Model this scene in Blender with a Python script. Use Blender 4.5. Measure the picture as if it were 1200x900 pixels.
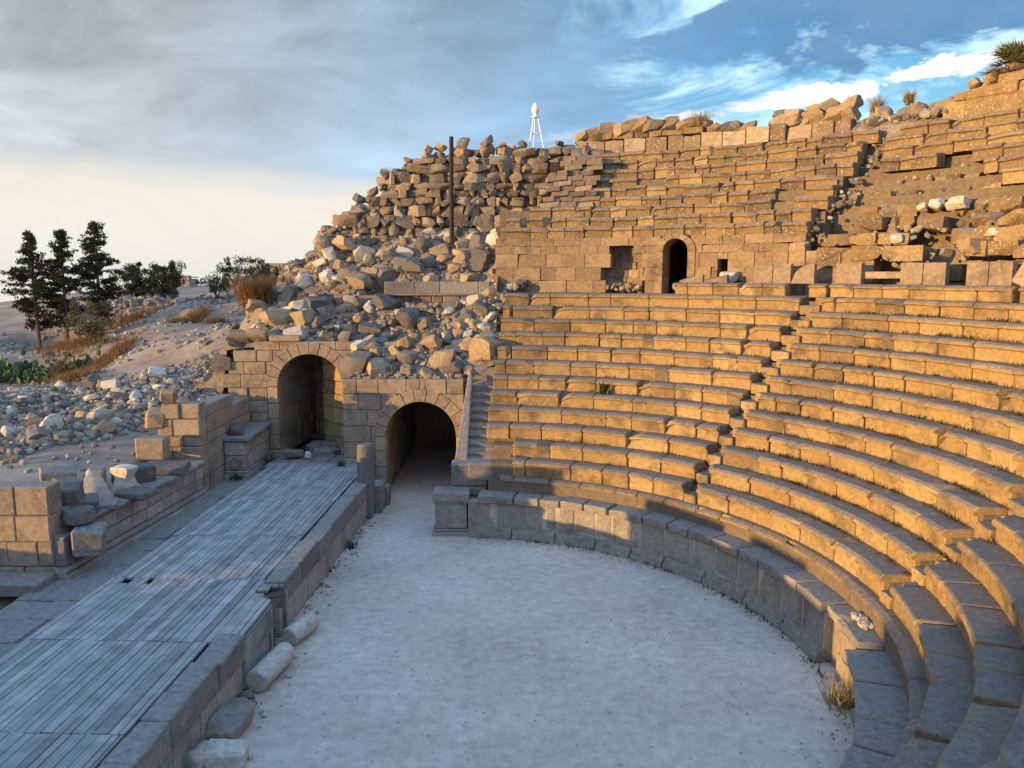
import bpy, math, random
import numpy as np
from math import sin, cos, pi, sqrt, atan2, hypot, acos, radians as RAD
from mathutils import Vector, Matrix, noise as mnoise

R = random.Random(7)
S = bpy.context.scene
COL = S.collection
for o in list(bpy.data.objects): bpy.data.objects.remove(o)

# ------------------------------------------------------------------ mesh helpers
class MB:
    def __init__(s): s.v = []; s.f = []
    def add(s, vs, fs):
        n = len(s.v); s.v += [tuple(p) for p in vs]; s.f += [tuple(i + n for i in f) for f in fs]
    def build(s, name, mat, parent=None, smooth=None, loc=None):
        me = bpy.data.meshes.new(name); me.from_pydata(s.v, [], s.f); me.update()
        if smooth is not None:
            me.polygons.foreach_set('use_smooth', [True] * len(me.polygons))
            me.set_sharp_from_angle(angle=RAD(smooth))
        o = bpy.data.objects.new(name, me); COL.objects.link(o)
        if mat: me.materials.append(mat)
        if parent: o.parent = parent
        if loc: o.location = loc
        return o

def tag(o, label=None, cat=None, group=None, kind=None):
    if label: o['label'] = label
    if cat: o['category'] = cat
    if group: o['group'] = group
    if kind: o['kind'] = kind
    return o

def empty(name, loc=(0, 0, 0), label=None, cat=None, group=None):
    o = bpy.data.objects.new(name, None); COL.objects.link(o); o.location = loc
    o.empty_display_size = .1
    return tag(o, label, cat, group)

def sections(mb, secs, closed=True, caps=True):
    """loft a list of equal-length 3D rings"""
    n = len(secs[0]); vs = [p for s_ in secs for p in s_]; fs = []
    for a in range(len(secs) - 1):
        for i in range(n if closed else n - 1):
            j = (i + 1) % n
            fs.append((a * n + i, a * n + j, (a + 1) * n + j, (a + 1) * n + i))
    if caps:
        fs.append(tuple(range(n - 1, -1, -1))); fs.append(tuple(range((len(secs) - 1) * n, len(secs) * n)))
    mb.add(vs, fs)

def box(mb, c, s, rz=0, tilt=(0, 0), ch=.02, j=0, rnd=R):
    """chamfered box centre c size s, rotated; every edge bevelled a little"""
    hx, hy, hz = s[0] / 2, s[1] / 2, s[2] / 2
    ch = min(ch, hx * .4, hy * .4, hz * .4)
    M = Matrix.Translation(c) @ Matrix.Rotation(rz, 4, 'Z') @ Matrix.Rotation(tilt[0], 4, 'X') @ Matrix.Rotation(tilt[1], 4, 'Y')
    idx = {}; vs = []
    for sx in (-1, 1):
        for sy in (-1, 1):
            for sz in (-1, 1):
                k = [rnd.uniform(-j, j) for _ in range(3)] if j else (0, 0, 0)
                for ax in range(3):
                    p = [sx * hx, sy * hy, sz * hz]
                    for b in range(3):
                        if b != ax: p[b] -= (sx, sy, sz)[b] * ch
                    idx[(sx, sy, sz, ax)] = len(vs)
                    vs.append(M @ Vector((p[0] + k[0], p[1] + k[1], p[2] + k[2])))
    fs = []
    for ax in range(3):
        b, c2 = [(1, 2), (2, 0), (0, 1)][ax]
        for s0 in (-1, 1):
            q = []
            for (u, w) in ((-1, -1), (1, -1), (1, 1), (-1, 1)):
                t = [0, 0, 0]; t[ax] = s0; t[b] = u; t[c2] = w
                q.append(idx[(t[0], t[1], t[2], ax)])
            fs.append(tuple(q if s0 > 0 else q[::-1]))
    for ax in range(3):
        b, c2 = [(1, 2), (2, 0), (0, 1)][ax]
        for u in (-1, 1):
            for w in (-1, 1):
                t0 = [0, 0, 0]; t0[b] = u; t0[c2] = w; t0[ax] = -1
                t1 = list(t0); t1[ax] = 1
                q = [idx[(*t0, b)], idx[(*t1, b)], idx[(*t1, c2)], idx[(*t0, c2)]]
                fs.append(tuple(q if u * w > 0 else q[::-1]))
    for sx in (-1, 1):
        for sy in (-1, 1):
            for sz in (-1, 1):
                q = [idx[(sx, sy, sz, a)] for a in range(3)]
                fs.append(tuple(q if sx * sy * sz > 0 else q[::-1]))
    mb.add(vs, fs)

def tube(mb, pts, rad, n=7):
    secs = []
    for i, p in enumerate(pts):
        a = Vector(pts[max(i - 1, 0)]); b = Vector(pts[min(i + 1, len(pts) - 1)])
        d = (b - a).normalized(); u = d.orthogonal().normalized(); w = d.cross(u)
        r = rad[i] if isinstance(rad, (list, tuple)) else rad
        secs.append([Vector(p) + (u * cos(2 * pi * k / n) + w * sin(2 * pi * k / n)) * r for k in range(n)])
    # keep rings from twisting
    for i in range(1, len(secs)):
        best = min(range(n), key=lambda s_: sum((secs[i][(k + s_) % n] - secs[i - 1][k]).length for k in range(n)))
        secs[i] = secs[i][best:] + secs[i][:best]
    sections(mb, secs)

def lathe(mb, prof, c, n=20, tilt=None):
    secs = []
    for r, z in prof:
        ring = [Vector((r * cos(2 * pi * k / n), r * sin(2 * pi * k / n), z)) for k in range(n)]
        if tilt: ring = [tilt @ p for p in ring]
        secs.append([p + Vector(c) for p in ring])
    sections(mb, secs)

# ------------------------------------------------------------------ materials
def nt(name):
    m = bpy.data.materials.new(name); m.use_nodes = True
    t = m.node_tree; b = t.nodes['Principled BSDF']
    b.inputs['Specular IOR Level'].default_value = .25
    return m, t, b
def N(t, typ, **kw):
    n = t.nodes.new(typ)
    for k, v in kw.items():
        if k in n.inputs: n.inputs[k].default_value = v
        else: setattr(n, k, v)
    return n
def ramp(t, src, stops):
    r = t.nodes.new('ShaderNodeValToRGB'); e = r.color_ramp.elements
    while len(e) < len(stops): e.new(.5)
    for el, (p, c) in zip(e, stops):
        el.position = p; el.color = (*c, 1) if len(c) == 3 else c
    t.links.new(src, r.inputs[0]); return r
def mix(t, fac, a, b, typ='MIX'):
    m = t.nodes.new('ShaderNodeMix'); m.data_type = 'RGBA'; m.blend_type = typ
    for sock, v in ((m.inputs[0], fac), (m.inputs[6], a), (m.inputs[7], b)):
        if hasattr(v, 'is_linked') or isinstance(v, bpy.types.NodeSocket): t.links.new(v, sock)
        elif isinstance(v, (tuple, list)): sock.default_value = (*v, 1)
        else: sock.default_value = v
    return m.outputs[2]
def mul(t, a, b, op='MULTIPLY', clamp=False):
    m = t.nodes.new('ShaderNodeMath'); m.operation = op; m.use_clamp = clamp
    for s_, v in ((m.inputs[0], a), (m.inputs[1], b)):
        if isinstance(v, bpy.types.NodeSocket): t.links.new(v, s_)
        else: s_.default_value = v
    return m.outputs[0]
def mrange(t, v, a, b, c=0., d=1.):
    m = t.nodes.new('ShaderNodeMapRange'); m.inputs[1].default_value = a; m.inputs[2].default_value = b
    m.inputs[3].default_value = c; m.inputs[4].default_value = d
    t.links.new(v, m.inputs[0]); return m.outputs[0]

def stone(name, cols, lichen=.3, lichen_col=(.55, .5, .42), top=None, bump=.5, scale=1., dark=.35, objrand=False, rough=.9, island=True):
    m, t, b = nt(name)
    geo = N(t, 'ShaderNodeNewGeometry'); pos = geo.outputs['Position']
    if objrand: rnd = N(t, 'ShaderNodeObjectInfo').outputs['Random']
    else: rnd = geo.outputs['Random Per Island']
    n1 = N(t, 'ShaderNodeTexNoise', Scale=1.3 * scale, Detail=5., Roughness=.6); t.links.new(pos, n1.inputs['Vector'])
    n2 = N(t, 'ShaderNodeTexNoise', Scale=9. * scale, Detail=6., Roughness=.7); t.links.new(pos, n2.inputs['Vector'])
    n3 = N(t, 'ShaderNodeTexNoise', Scale=38. * scale, Detail=4., Roughness=.75); t.links.new(pos, n3.inputs['Vector'])
    k = len(cols)
    if island:
        base = ramp(t, rnd, [((i + .5) / k, c) for i, c in enumerate(cols)]).outputs[0]
    else:
        base = ramp(t, n1.outputs[0], [(.3 + .4 * (i + .5) / k, c) for i, c in enumerate(cols)]).outputs[0]
    v = mrange(t, n2.outputs[0], .25, .75, .62, 1.3)
    c = mix(t, 1., base, v, 'MULTIPLY')
    g = N(t, 'ShaderNodeCombineColor')
    # darker weather stains with a blotchy outline
    st = mrange(t, n1.outputs[0], .5, .66, 0, dark)
    c = mix(t, st, c, (.055, .05, .047))
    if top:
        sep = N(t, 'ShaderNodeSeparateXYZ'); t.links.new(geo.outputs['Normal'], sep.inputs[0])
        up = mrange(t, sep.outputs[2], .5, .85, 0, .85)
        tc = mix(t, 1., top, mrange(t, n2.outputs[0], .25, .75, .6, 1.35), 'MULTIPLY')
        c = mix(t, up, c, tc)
    if lichen:
        vor = N(t, 'ShaderNodeTexNoise', Scale=15. * scale, Detail=3., Roughness=.55); t.links.new(pos, vor.inputs['Vector'])
        lm = mul(t, mrange(t, vor.outputs[0], .60, .66), mrange(t, n1.outputs[0], .4, .6, .25, 1.), 'MULTIPLY')
        c = mix(t, mul(t, lm, lichen), c, lichen_col)
    sp = mrange(t, n3.outputs[0], .3, .7, .8, 1.2)
    c = mix(t, 1., c, sp, 'MULTIPLY')
    t.links.new(c, b.inputs['Base Color']); b.inputs['Roughness'].default_value = rough
    h = mul(t, mul(t, n2.outputs[0], .7), mul(t, n3.outputs[0], .35), 'ADD')
    bp = N(t, 'ShaderNodeBump', Strength=bump, Distance=.05); t.links.new(h, bp.inputs['Height'])
    t.links.new(bp.outputs[0], b.inputs['Normal'])
    return m

def plain(name, c, rough=.7, metal=0., var=.25, scale=6.):
    m, t, b = nt(name)
    n1 = N(t, 'ShaderNodeTexNoise', Scale=scale, Detail=4.)
    t.links.new(N(t, 'ShaderNodeNewGeometry').outputs['Position'], n1.inputs['Vector'])
    cc = mix(t, 1., c, mrange(t, n1.outputs[0], .25, .75, 1 - var, 1 + var), 'MULTIPLY')
    t.links.new(cc, b.inputs['Base Color']); b.inputs['Roughness'].default_value = rough; b.inputs['Metallic'].default_value = metal
    return m

def leafmat(name, c1, c2, trans=.25):
    m, t, b = nt(name)
    rnd = N(t, 'ShaderNodeNewGeometry').outputs['Random Per Island']
    cc = ramp(t, rnd, [(0, c1), (1, c2)]).outputs[0]
    t.links.new(cc, b.inputs['Base Color']); b.inputs['Roughness'].default_value = .75
    b.inputs['Specular IOR Level'].default_value = .1
    tr = N(t, 'ShaderNodeBsdfTranslucent'); t.links.new(cc, tr.inputs[0])
    ms = N(t, 'ShaderNodeMixShader'); ms.inputs[0].default_value = trans
    t.links.new(b.outputs[0], ms.inputs[1]); t.links.new(tr.outputs[0], ms.inputs[2])
    t.links.new(ms.outputs[0], t.nodes['Material Output'].inputs[0])
    return m

TOPC = (.15, .138, .132)  # tread colour, darkened to paint in the weak grazing sun on upward faces
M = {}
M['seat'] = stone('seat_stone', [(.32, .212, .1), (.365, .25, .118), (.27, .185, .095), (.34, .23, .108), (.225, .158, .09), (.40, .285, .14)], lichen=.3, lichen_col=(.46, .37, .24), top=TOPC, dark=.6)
M['upper'] = stone('upper_stone', [(.22, .15, .08), (.30, .205, .10), (.175, .125, .078), (.25, .172, .092), (.36, .26, .14), (.145, .107, .075)], lichen=.75, lichen_col=(.6, .52, .4), top=(.24, .19, .15), dark=.45)
M['top'] = stone('capping_stone', [(.25, .18, .11), (.42, .35, .26), (.28, .2, .12), (.5, .43, .33), (.22, .155, .10), (.3, .22, .14), (.40, .32, .23), (.2, .145, .1)], lichen=.9, lichen_col=(.66, .6, .48), dark=.4)
M['wall'] = stone('ashlar_stone', [(.32, .24, .17), (.38, .285, .2), (.26, .2, .15), (.34, .26, .19)], lichen=.4, top=(.22, .205, .19), dark=.45)
M['wallg'] = stone('grey_ashlar', [(.20, .18, .165), (.26, .235, .21), (.16, .147, .138), (.29, .255, .225)], lichen=.35, lichen_col=(.45, .42, .38), top=(.23, .22, .21), dark=.4)
M['podium'] = stone('podium_stone', [(.28, .245, .205), (.34, .295, .245), (.235, .21, .185), (.32, .265, .215)], lichen=.3, lichen_col=(.42, .38, .33), dark=.4, top=(.2, .185, .175))
M['mortar'] = stone('pale_mortar', [(.44, .39, .325), (.34, .3, .25)], lichen=.2, island=False, dark=.3, scale=1.5)
M['soil'] = stone('core_soil', [(.17, .13, .095), (.22, .17, .12)], lichen=.25, lichen_col=(.4, .35, .28), island=False, dark=.4, bump=.8)
M['gang'] = stone('gangway_stone', [(.25, .175, .11), (.30, .21, .13), (.2, .145, .098), (.275, .19, .12), (.33, .24, .15)], lichen=.5, lichen_col=(.5, .42, .3), top=(.2, .17, .14), dark=.55)
M['orth'] = stone('pale_orthostat', [(.33, .29, .25), (.38, .33, .285), (.28, .245, .215), (.41, .36, .31)], lichen=.3, top=(.2, .19, .185), dark=.4)
M['vault'] = stone('vault_stone', [(.30, .23, .165), (.34, .26, .19), (.26, .2, .15)], lichen=.2, dark=.35)
M['dark_rock'] = stone('dark_basalt', [(.16, .145, .13), (.21, .185, .16), (.125, .115, .11)], lichen=.45, lichen_col=(.42, .36, .28), dark=.2, objrand=True, bump=.7)
M['brown_rock'] = stone('brown_basalt', [(.31, .215, .135), (.37, .27, .17), (.26, .19, .13), (.40, .31, .21)], lichen=.5, dark=.3, objrand=True, bump=.7)
M['pale_rock'] = stone('pale_limestone', [(.5, .46, .4), (.6, .56, .49), (.42, .38, .32)], lichen=.3, lichen_col=(.74, .7, .62), dark=.25, objrand=True, bump=.5)
M['rubble'] = stone('mixed_rubble', [(.17, .145, .125), (.30, .235, .17), (.23, .19, .15), (.42, .37, .30), (.14, .125, .115), (.2, .17, .14), (.40, .36, .31)], lichen=.3, dark=.2, bump=.7)
M['rubblewall'] = stone('rubble_wall_stone', [(.23, .17, .12), (.31, .23, .155), (.16, .13, .105), (.42, .34, .25), (.25, .185, .13), (.14, .12, .105)], lichen=.6, lichen_col=(.58, .5, .38), dark=.35, bump=.8)
M['dirt'] = stone('slope_dirt', [(.22, .19, .165), (.29, .25, .215), (.17, .145, .125)], lichen=.5, lichen_col=(.48, .44, .38), island=False, dark=.3, bump=.9, scale=1.2)

def sand_mat(name, cols, scale, dark):
    m, t, b = nt(name)
    pos = N(t, 'ShaderNodeNewGeometry').outputs['Position']
    n1 = N(t, 'ShaderNodeTexNoise', Scale=.35 * scale, Detail=6., Roughness=.62); t.links.new(pos, n1.inputs['Vector'])
    n2 = N(t, 'ShaderNodeTexNoise', Scale=4. * scale, Detail=6., Roughness=.7); t.links.new(pos, n2.inputs['Vector'])
    n3 = N(t, 'ShaderNodeTexNoise', Scale=45., Detail=3., Roughness=.8); t.links.new(pos, n3.inputs['Vector'])
    c = ramp(t, n1.outputs[0], [(.32, cols[0]), (.5, cols[1]), (.68, cols[2])]).outputs[0]
    c = mix(t, 1., c, mrange(t, n2.outputs[0], .25, .75, .72, 1.24), 'MULTIPLY')
    c = mix(t, 1., c, mrange(t, n3.outputs[0], .3, .7, .78, 1.2), 'MULTIPLY')
    w = mrange(t, n3.outputs[0], .66, .7, 0, .6); c = mix(t, w, c, (.62, .58, .52))
    d = mrange(t, n3.outputs[0], .30, .27, 0, dark); c = mix(t, d, c, (.12, .1, .085))
    t.links.new(c, b.inputs['Base Color']); b.inputs['Roughness'].default_value = .95
    h = mul(t, n2.outputs[0], mul(t, n3.outputs[0], .35), 'ADD')
    bp = N(t, 'ShaderNodeBump', Strength=.45, Distance=.04); t.links.new(h, bp.inputs['Height']); t.links.new(bp.outputs[0], b.inputs['Normal'])
    return m
M['bedgrit'] = stone('pale_grit', [(.4, .35, .3), (.5, .44, .38), (.3, .26, .22), (.58, .53, .46)], lichen=0, dark=.1)
M['bed'] = stone('bedding_earth', [(.27, .2, .14), (.36, .27, .19), (.2, .15, .11)], lichen=.5, lichen_col=(.5, .44, .34), island=False, dark=.3, bump=1., scale=1.6)
M['sand'] = sand_mat('orchestra_sand', [(.44, .365, .31), (.52, .44, .375), (.58, .495, .425)], 1.1, .4)
M['ground'] = sand_mat('hillside_earth', [(.2, .145, .11), (.29, .225, .175), (.36, .305, .25)], 1.1, .8)

def wood_mat():
    m, t, b = nt('weathered_planks')
    geo = N(t, 'ShaderNodeNewGeometry')
    tc = N(t, 'ShaderNodeTexCoord')
    mp = N(t, 'ShaderNodeMapping'); mp.inputs['Scale'].default_value = (26, .9, 8); t.links.new(tc.outputs['Object'], mp.inputs[0])
    rv = N(t, 'ShaderNodeVectorMath', operation='ADD'); t.links.new(mp.outputs[0], rv.inputs[0])
    rs = N(t, 'ShaderNodeVectorMath', operation='SCALE'); rs.inputs['Scale'].default_value = 37.
    cx3 = N(t, 'ShaderNodeCombineXYZ'); t.links.new(geo.outputs['Random Per Island'], cx3.inputs[1]); t.links.new(cx3.outputs[0], rs.inputs[0]); t.links.new(rs.outputs[0], rv.inputs[1])
    n1 = N(t, 'ShaderNodeTexNoise', Scale=1., Detail=6., Roughness=.65); t.links.new(rv.outputs[0], n1.inputs['Vector'])
    n2 = N(t, 'ShaderNodeTexNoise', Scale=3.2, Detail=4.); t.links.new(geo.outputs['Position'], n2.inputs['Vector'])
    base = ramp(t, geo.outputs['Random Per Island'], [(0, (.19, .192, .19)), (.3, (.27, .272, .27)), (.7, (.31, .31, .305)), (1, (.37, .37, .36))]).outputs[0]
    c = mix(t, 1., base, mrange(t, n1.outputs[0], .28, .72, .78, 1.18), 'MULTIPLY')
    c = mix(t, 1., c, mrange(t, n2.outputs[0], .3, .7, .75, 1.2), 'MULTIPLY')
    t.links.new(c, b.inputs['Base Color']); b.inputs['Roughness'].default_value = .72
    bp = N(t, 'ShaderNodeBump', Strength=.4, Distance=.02); t.links.new(n1.outputs[0], bp.inputs['Height']); t.links.new(bp.outputs[0], b.inputs['Normal'])
    return m
M['wood'] = wood_mat()
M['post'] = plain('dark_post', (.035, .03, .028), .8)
M['white'] = plain('white_paint', (.8, .8, .78), .45, 0, .06)
M['bark'] = plain('bark', (.13, .095, .07), .95)
M['conifer'] = leafmat('conifer_needles', (.024, .03, .015), (.07, .066, .034), .2)
M['olive'] = leafmat('olive_leaves', (.04, .05, .026), (.09, .095, .05))
M['bush'] = leafmat('bush_leaves', (.08, .085, .04), (.17, .15, .08))
M['dry'] = leafmat('dry_grass', (.17, .09, .035), (.33, .19, .08), .3)
M['straw'] = leafmat('straw', (.3, .22, .1), (.42, .33, .17), .3)
M['green'] = leafmat('weed_leaves', (.05, .07, .02), (.11, .12, .04))
M['moss'] = leafmat('mossy_weeds', (.05, .045, .02), (.1, .085, .03))
M['palm'] = leafmat('palm_leaves', (.06, .075, .03), (.14, .14, .06))
M['cactus'] = plain('cactus_skin', (.07, .115, .04), .6, 0, .35, 3.)
M['fruit'] = plain('cactus_fruit', (.42, .3, .06), .6)
M['hut'] = stone('hut_stone', [(.26, .23, .2), (.33, .29, .25)], lichen=.2, island=False, scale=.8)

# ------------------------------------------------------------------ theatre constants (metres)
CX, CY = -1.6635, 13.7749
def rk(k): return 8.3041 + .5226 * k
def zk(k): return 2.1131 + .4269 * k
def pol(r, phi, z): return Vector((CX + r * cos(phi), CY + r * sin(phi), z))

def arc_block(mb, prof, a0, a1, nseg=3, ch=.022, j=.006, chip=0., lift=0., push=0., tilt=0., rnd=R):
    """block swept along an arc; prof = list of (radius, z); ends slightly inset so each joint reads"""
    Lr = prof[0][0]; da = ch / Lr
    st = [a0, a0 + da] + [a0 + da + (a1 - a0 - 2 * da) * i / nseg for i in range(1, nseg)] + [a1 - da, a1]
    rmid = sum(p[0] for p in prof) / len(prof); zmid = sum(p[1] for p in prof) / len(prof)
    ring = []
    end = rnd.choice((0, 1))
    for i, a in enumerate(st):
        e = i in (0, len(st) - 1); s_ = []
        fr = (a - a0) / (a1 - a0) - .5
        for (r_, z_) in prof:
            if e: r_ += ch * (1 if r_ < rmid else -1); z_ += ch * (1 if z_ < zmid else -1)
            if chip and ((end and i >= len(st) - 2) or (not end and i <= 1)) and z_ > zmid and r_ < rmid:
                r_ += chip * rnd.uniform(.6, 1.2); z_ -= chip * rnd.uniform(.4, 1.)
            s_.append(pol(r_ + push + rnd.uniform(-j, j), a, z_ + lift + tilt * fr + rnd.uniform(-j, j)))
        ring.append(s_)
    sections(mb, ring)

def seat_prof(r, z0, z1, depth, lip=.13, rec=.085, slope=.135):
    return [(r + rec, z0), (r + depth, z0), (r + depth, z1), (r + slope, z1), (r + slope * .37, z1 - lip * .42 * min(1, slope / .1)), (r, z1 - lip * .85), (r + .006, z1 - lip - .02), (r + rec, z1 - lip - .05)]

def arc_row(mb, r, z0, z1, depth, a0, a1, lmin=.65, lmax=1.15, rough=.008, lip=.13, chipp=.42, miss=0., gap=.006, rnd=R, slope=.135):
    a = a0
    while a < a1 - .002:
        L = rnd.uniform(lmin, lmax) / r
        b = a + L
        if a1 - b < .35 / r: b = a1
        b = min(b, a1)
        if rnd.random() >= miss:
            g = (gap + (rnd.uniform(.015, .045) if rnd.random() < .25 else rnd.uniform(0, .008))) / r
            arc_block(mb, seat_prof(r, z0, z1, depth, lip + rnd.uniform(-.015, .02), slope=slope), a + g / 2, b - g / 2,
                      chip=rnd.choice((.03, .05, .1, .17)) if rnd.random() < chipp else 0,
                      lift=rnd.uniform(-rough, rough), push=rnd.uniform(-rough, rough) * 1.6, tilt=rnd.uniform(-rough, rough) * 1.5, j=rough * .45, rnd=rnd)
        a = b

def D(d): return d * pi / 180
AISLE = (40.2, 43.0)     # first stairway through the seats
AISLE2 = (-6.2, -3.0)
END_LOW = -84.0
def left_end(k):
    x = -.81 + .06 * (k - 2) if k >= 2 else .0
    return acos((x - CX) / rk(k)) * 180 / pi

# =================================================================== rocks
def rock_mesh(name, seed, sq=.5, n=6, cuts=6, squash=(1, 1, 1), amp=.05, mat=None):
    """angular stone: a rounded box cut by random planes, then roughened"""
    rnd = random.Random(seed); vid = {}; vs = []; fs = []
    def vert(p):
        k = tuple(round(c, 4) for c in p)
        if k not in vid: vid[k] = len(vs); vs.append(Vector(p))
        return vid[k]
    for ax in range(3):
        for sg in (-1, 1):
            for i in range(n):
                for j in range(n):
                    q = []
                    for (di, dj) in ((0, 0), (1, 0), (1, 1), (0, 1)):
                        u = -1 + 2 * (i + di) / n; w = -1 + 2 * (j + dj) / n
                        p = [0, 0, 0]; p[ax] = sg; p[(ax + 1) % 3] = u; p[(ax + 2) % 3] = w
                        q.append(vert(p))
                    fs.append(tuple(q if sg > 0 else q[::-1]))
    pl = []
    for _ in range(cuts):
        d = Vector((rnd.gauss(0, 1), rnd.gauss(0, 1), rnd.gauss(0, 1))).normalized(); pl.append((d, rnd.uniform(.58, .95) + sq * .14))
    off = Vector((seed * 3.7, seed * 1.3, 0))
    for i, v in enumerate(vs):
        s_ = v.normalized(); p = v * sq + s_ * (1 - sq)
        p = Vector((p[0] * squash[0], p[1] * squash[1], p[2] * squash[2])) if False else p
        for d, h in pl:
            t_ = p.dot(d) - h
            if t_ > 0: p -= d * t_
        p += s_ * (mnoise.noise(p * 1.6 + off) * amp * 2.2 + mnoise.noise(p * 4.2 + off) * amp)
        vs[i] = p * .5
    mb = MB(); mb.add([Vector((v[0] * squash[0], v[1] * squash[1], v[2] * squash[2])) for v in vs], fs)
    return mb
def mesh_of(mb, name, mat, smooth=26):
    o = mb.build(name, mat, None, smooth); me = o.data; bpy.data.objects.remove(o); return me
ROCK = {}
for mt in ('dark_rock', 'brown_rock', 'pale_rock'):
    ROCK[mt, 'squared'] = [mesh_of(rock_mesh('b', 10 + i, .92, 7, 5, ((1, .8, .66), (1, .7, .8), (1, .85, .55), (1, .6, .6), (1, .9, .8))[i], .035), 'block', M[mt]) for i in range(5)]
    ROCK[mt, 'rounded'] = [mesh_of(rock_mesh('r', 30 + i, .45, 7, 9, ((1, .85, .7), (1, .8, .85), (1, .7, .6), (1, .9, .75), (1, .8, .65))[i], .06), 'rock', M[mt]) for i in range(5)]
    ROCK[mt, 'jagged'] = [mesh_of(rock_mesh('j', 60 + i, .75, 7, 11, ((1, .75, .7), (1, .8, .8), (1, .65, .5), (1, .7, .75), (1, .8, .6))[i], .06), 'jag', M[mt]) for i in range(5)]
SMALL = [rock_mesh('s', 200 + i, .45, 2, 4, ((1, .8, .7), (1, .9, .6), (1, .7, .8))[i % 3], .08) for i in range(12)]
def scatter(mb, p, s, rnd):
    t_ = rnd.choice(SMALL)
    Mx = Matrix.Translation(p) @ Matrix.Rotation(rnd.uniform(0, 6.28), 4, 'Z') @ Matrix.Rotation(rnd.uniform(-.6, .6), 4, 'X') @ Matrix.Rotation(rnd.uniform(-.6, .6), 4, 'Y') @ Matrix.Scale(s, 4)
    mb.add([Mx @ Vector(v) for v in t_.v], t_.f)
STONES = []        # (object, look, place)
def put_rock(p, s, mt, shape, place, rz=None, tilt=.35, rnd=R, name=None, stretch=1.):
    me = rnd.choice(ROCK[mt, shape])
    o = bpy.data.objects.new(name or ('fallen_block' if shape == 'squared' else 'boulder'), me); COL.objects.link(o)
    o.location = p; o.rotation_euler = (rnd.uniform(-tilt, tilt), rnd.uniform(-tilt, tilt), rnd.uniform(0, 6.28) if rz is None else rz)
    o.scale = (s * stretch, s, s)
    STONES.append((o, s, mt, shape, place))
    return o

# =================================================================== LOWER SEATING
lower = empty('lower_seating', (CX, CY, 0), 'curved lower seating of golden stone benches rising around the sandy orchestra', 'seating')
lower_inv = Matrix.Translation((-CX, -CY, 0))
def par(o, p):
    """parent with the child's world place kept"""
    o.parent = p; o.matrix_parent_inverse = p.matrix_world.inverted() if p.matrix_world != Matrix.Identity(4) else Matrix.Translation(-p.location)
    return o
def child(mb, name, mat, p, smooth=None):
    o = mb.build(name, mat, None, smooth)
    o.parent = p; o.matrix_parent_inverse = Matrix.Translation(-Vector(p.location)) if p.rotation_euler.z == 0 else (Matrix.Translation(p.location) @ Matrix.Rotation(p.rotation_euler.z, 4, 'Z')).inverted()
    return o

for k in range(12):
    wedges = [(AISLE[1], left_end(k)), (AISLE2[1], AISLE[0]), (END_LOW, AISLE2[0])]
    for (d0, d1) in wedges:
        mb = MB(); z1 = zk(k); z0 = (zk(k - 1) if k else 1.66) - .03
        depth = .62 if k < 11 else 1.75
        arc_row(mb, rk(k), z0, z1, depth if k < 11 else .7, D(d0), D(d1), .7, 1.4, rough=.009, lip=.095, gap=.012, slope=.13 if d0 > 20 else .10 if d0 > -20 else .045)
        if k == 11:      # paved gangway behind the top bench
            for rr in (.71, 1.22):
                arc_row(mb, rk(k) + rr, z1 - .3, z1 - .008, .5, D(d0), D(d1), .7, 1.3, rough=.007, lip=.06, chipp=0)
        child(mb, 'seat_row', M['seat'], lower)
# stairways: two treads per bench
for (d0, d1) in (AISLE, AISLE2):
    mb = MB()
    for k in range(0, 12):
        zl = (zk(k - 1) if k else 1.66)
        h = (zk(k) - zl)
        g = .03 / rk(k)
        for (rr, zz, wf) in ((rk(k) + .03, zl + h * .42, 1.), (rk(k) + .3, zk(k) - .02, .5)):
            arc_block(mb, [(rr, zl - .1), (rr + .5, zl - .1), (rr + .5, zz), (rr + .02, zz), (rr, zz - .02)], D(d0) + g, D(d0) + (D(d1) - D(d0)) * wf - g, nseg=2, j=.01, tilt=R.uniform(-.02, .02))
    child(mb, 'stairway', M['seat'], lower)
# low step under the first bench
mb = MB(); arc_row(mb, 8.1125, 1.2, 1.6507, .3, D(END_LOW), D(81.), rough=.006, lip=.09, chipp=.1)
child(mb, 'foot_step', M['seat'], lower)
# solid core under the benches
mb = MB(); prof = [(8.16, -.3), (8.16, 1.6)]
for k in range(12):
    prof += [(rk(k) + .2, (zk(k - 1) if k else 1.6) - .14), (rk(k) + .2, zk(k) - .15)]
prof += [(15.85, zk(11) - .05), (15.85, -.3)]
angs = sorted([END_LOW + (83.2 - END_LOW) * i / 80 for i in range(81)] + [q + e for q in AISLE + AISLE2 for e in (-.03, .03)])
secs = []
for d_ in angs:
    ins = any(q0 < d_ < q1 for q0, q1 in (AISLE, AISLE2))
    secs.append([pol(r_ + (.3 if ins and 1 < n_ < len(prof) - 2 else 0), D(d_), z_) for n_, (r_, z_) in enumerate(prof)])
sections(mb, secs); child(mb, 'rubble_core', M['soil'], lower)
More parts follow.
